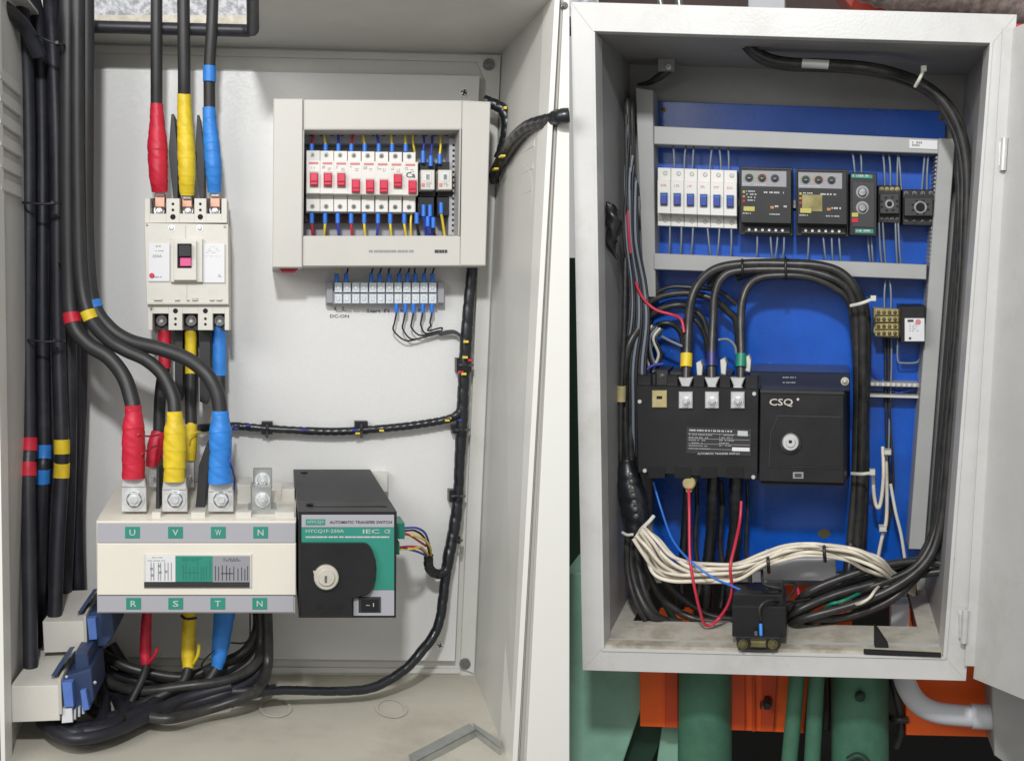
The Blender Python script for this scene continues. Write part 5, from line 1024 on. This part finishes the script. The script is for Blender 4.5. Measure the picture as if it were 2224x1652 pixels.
GS = 'thin black wires over the black connector'
for k, pts in enumerate(([(1655, 1240, .15), (1660, 1268, .17), (1700, 1280, .18), (1690, 1300, .2)], [(1700, 1262, .14), (1730, 1268, .15), (1715, 1295, .18), (1700, 1305, .19)], [(1652, 1345, .226), (1650, 1320, .23), (1670, 1304, .22), (1720, 1306, .17), (1760, 1300, .14)])):
    wire('thin_wire', 'thin black wire over the black connector, '+('left loop', 'right loop', 'front one dropping to the blue pin')[k], 'wire', MT['cable_old'], pts, 3, GS, 8, 6)
fc = thing('door_stop', 'black metal strip with upright tab on the right of the cabinet floor edge', 'bracket', None, MT['void'])
prism(fc, [(1876, 1412), (2044, 1420), (2044, 1427), (1876, 1419)], .23, .236, .5); prism(fc, [(1900, 1366), (1908, 1372), (1930, 1405), (1934, 1420), (1900, 1416)], .2, .22, 1)

# ================================================================== behind the white cabinet
gf_ = struct('ground', MT['floor_grey']); g0 = Vector((0, 0, .30)); gf_.add([Vector((-6, 8, .30)), Vector((6, 8, .30)), Vector((6, -.5, .30)), Vector((-6, -.5, .30))], [(0, 1, 2, 3)])
wa = struct('wall', MT['brown']); prism(wa, rect(1000, -500, 3400, 60), -1.0, -.9)
gw_ = struct('wall', MT['green_floor']); prism(gw_, [(1180, 1240), (1420, 1240), (1320, 1800), (1180, 1800)], -.5, -.46)
gl_ = struct('wall', MT['green_deep']); prism(gl_, rect(1180, 560, 1420, 1241), -.5, -.46)
pw = struct('wall', MT['void']); prism(pw, rect(1290, 900, 2700, 2100), -.42, -.40)
slabs = thing('green_beam', 'pale green sloping beam at the lower left below the white cabinet', 'beam', None, MT['green_floor'])
prism(slabs, [(1226, 1245), (1284, 1245), (1290, 1440), (1425, 1440), (1395, 1530), (1330, 1720), (1200, 1720)], -.02, .08, 2)
gb = thing('green_beam', 'short pale green beam between the dark diagonal and the first green pillar', 'beam', None, MT['green_floor']); prism(gb, [(1440, 1560), (1476, 1560), (1480, 1700), (1420, 1700)], -.10, .06, 2)
dg = thing('diagonal_brace', 'dark green diagonal brace at the lower left below the orange box', 'brace', None, MT['green_deep']); prism(dg, [(1400, 1490), (1462, 1550), (1395, 1700), (1325, 1700)], -.10, .05, 2)
def orange(lb, q, folds, w=.10):
    t = thing('orange_panel', lb, 'machine panel', 'orange machine panels behind the white cabinet'); prism(part('panel', MT['orange'], t), q, w-.22, w, 2)
    for f in folds: prism(part('folded_edge', MT['orange_dark'], t), f, w-.03, w+.006, 1)
    return t
orange('orange machine panel at the lower left, next to the wide green pillar', [(1388, 1430), (1470, 1430), (1470, 1580), (1390, 1577)], [[(1446, 1430), (1472, 1430), (1472, 1580), (1444, 1579)]])
t = orange('orange machine panel in the middle, with a round black bolt', [(1586, 1430), (1760, 1430), (1745, 1592), (1588, 1585)], [[(1588, 1400), (1618, 1400), (1618, 1586), (1588, 1585)], [(1634, 1400), (1640, 1400), (1640, 1588), (1634, 1588)], [(1660, 1400), (1692, 1400), (1680, 1588), (1652, 1588)]])
bolt(part('bolt', MT['black_plastic'], t), 1666, 1531, 16, .104, .02, True)
orange('orange machine panel at the lower right behind the white pipe', [(1966, 1440), (2152, 1440), (2148, 1600), (1968, 1596)], [])
orange('orange machine piece seen through the middle of the floor opening', [(1640, 1250), (1850, 1250), (1850, 1380), (1640, 1380)], [], -.03)
GY = 'green painted pillars below the white cabinet'
def pillar(lb, ut, ub, r, w):
    t = thing('green_pillar', lb, 'pillar', GY); tube(part('shaft', MT['green_paint'], t), [(ut, 1425, w), (ub, 1720, w)], r, 28, 4); return t
pillar('wide green pillar right of the left orange panel', 1532, 1530, 58, .10)
p_ = pillar('wide green pillar between the middle orange panel and the white pipe', 1866, 1868, 60, .10)
bolt(part('bolt', MT['green_deep'], p_), 1868, 1512, 12, .14, .01, True); tube(part('cable_hook', MT['green_deep'], p_), [(1842, 1650, .14), (1862, 1640, .14), (1880, 1650, .14), (1885, 1665, .14)], 8, 8, 5)
pillar('slim green post, left of the pair under the cabinet', 1735, 1708, 17, .13); pillar('slim green post, right of the pair under the cabinet', 1776, 1760, 17, .13)
wp = thing('white_pipe', 'thick white plastic pipe bending right under the corner of the cabinet', 'pipe'); tube(part('pipe', MT['pvc'], wp), [(1958, 1430, .13), (1966, 1480, .14), (1990, 1522, .14), (2030, 1545, .14), (2090, 1553, .14), (2150, 1556, .14)], 23, 20, 8)
tube(part('pipe_socket', MT['pvc'], wp), [(2110, 1554, .14), (2160, 1557, .14)], 27, 20, 3)
dw = thing('grey_post', 'pale grey painted post at the bottom right corner behind the open door', 'post'); prism(part('face', MT['cab_grey'], dw), [(2152, 1440), (2330, 1440), (2330, 1760), (2160, 1640)], .02, .16, 2)
GC = 'dark cable ends under the floor opening'
for k, (pts, m) in enumerate((([(1440, 1300, -.05), (1470, 1350, -.05), (1520, 1370, -.05)], 'green_deep'), ([(1936, 1470, .09), (1950, 1520, .1), (1958, 1575, .09), (1945, 1620, .08)], 'cable_old'), ([(1930, 1556, .08), (1950, 1562, .1), (1972, 1562, .1)], 'cable_old'), ([(1796, 1470, .08), (1799, 1530, .08), (1797, 1580, .07)], 'cable_old'))):
    wire('loose_cable', ('green cable seen through the left of the floor opening', 'black cable hanging right of the wide green pillar', 'black cable end crossing towards the orange panel', 'black cable hanging left of the wide green pillar')[k], 'cable', MT[m], pts, 8, GC, 10, 7)
wpst = thing('white_block', 'small white block seen through the right of the floor opening', 'block', None, MT['pvc']); prism(wpst, rect(1935, 1310, 1975, 1400), .02, .05, 2)
rb = thing('rusty_strip', 'rusty brown strip at the right end of the floor opening', 'strip', None, MT['rust']); prism(rb, [(1978, 1260), (1990, 1260), (1998, 1360), (1982, 1360)], .0, .03, 1)
# above the cabinet
for lb, nm, m, q in (('pale column end peeking over the top of the white cabinet', 'white_column', 'pvc', rect(1625, -120, 1705, 40)), ('orange red cloth peeking over the top of the white cabinet', 'red_cloth', 'red_cloth', [(1790, -60), (1900, -60), (1935, 50), (1880, 60)])):
    t = thing(nm, lb, nm.split('_')[1], None, MT[m]); prism(t, q, -.6, -.5, 2)
fo = thing('foil_duct', 'crinkled silver duct peeking over the top right of the white cabinet', 'duct'); tube(part('duct', MT['foil'], fo), [(1860, -60, -.4, 50), (1960, -30, -.4, 55), (2080, -30, -.4, 60), (2180, -10, -.4, 55), (2300, 30, -.4, 50)], 50, 24, 12, lambda s, a: 1+.06*math.sin(s*300))
rdp = thing('red_machine', 'red painted edge behind the top right corner of the white cabinet', 'machine', None, MT['red_tape']); prism(rdp, rect(2206, 52, 2300, 120), .0, .05, 1)
bt_ = thing('black_pipe', 'thin dark pipe peeking over the top left of the white cabinet', 'pipe', None, MT['steel_dark']); tube(bt_, [(1425, -40, -.3), (1440, 30, -.3)], 7, 12, 3); tube(bt_, [(1470, -40, -.3), (1478, 30, -.3)], 9, 12, 3)

# ================================================================== build everything
def centre_base(V, M):
    L = [M.transposed() @ v for v in V]
    c = Vector(((min(p.x for p in L)+max(p.x for p in L))/2, (min(p.y for p in L)+max(p.y for p in L))/2, min(p.z for p in L)))
    return M @ c
def allV(n):
    V = list(n.V)
    for c in n.ch: V += allV(c)
    return V
def mesh_of(nd, inv):
    me = bpy.data.meshes.new(nd.name); me.from_pydata([inv @ v for v in nd.V], [], nd.F); me.polygons.foreach_set('use_smooth', nd.sm); me.materials.append(nd.mat)
    import bmesh
    bm = bmesh.new(); bm.from_mesh(me); bmesh.ops.recalc_face_normals(bm, faces=bm.faces); bm.to_mesh(me); bm.free(); me.update(); return me
def build(nd, parent=None, inv=None):
    if parent is None:
        o3 = centre_base(allV(nd), nd.fr.M); M = nd.fr.M.to_4x4(); M.translation = o3; inv = M.inverted()
    me = mesh_of(nd, inv) if nd.V else None
    o = bpy.data.objects.new(nd.name, me); COL.objects.link(o)
    if parent is None: o.matrix_world = M
    else: o.parent = parent
    if nd.label: o['label'] = nd.label
    if nd.cat and parent is None: o['category'] = nd.cat
    if nd.group: o['group'] = nd.group
    if nd.kind: o['kind'] = nd.kind
    for c in nd.ch: build(c, o, inv)
for nd in ROOTS: build(nd)
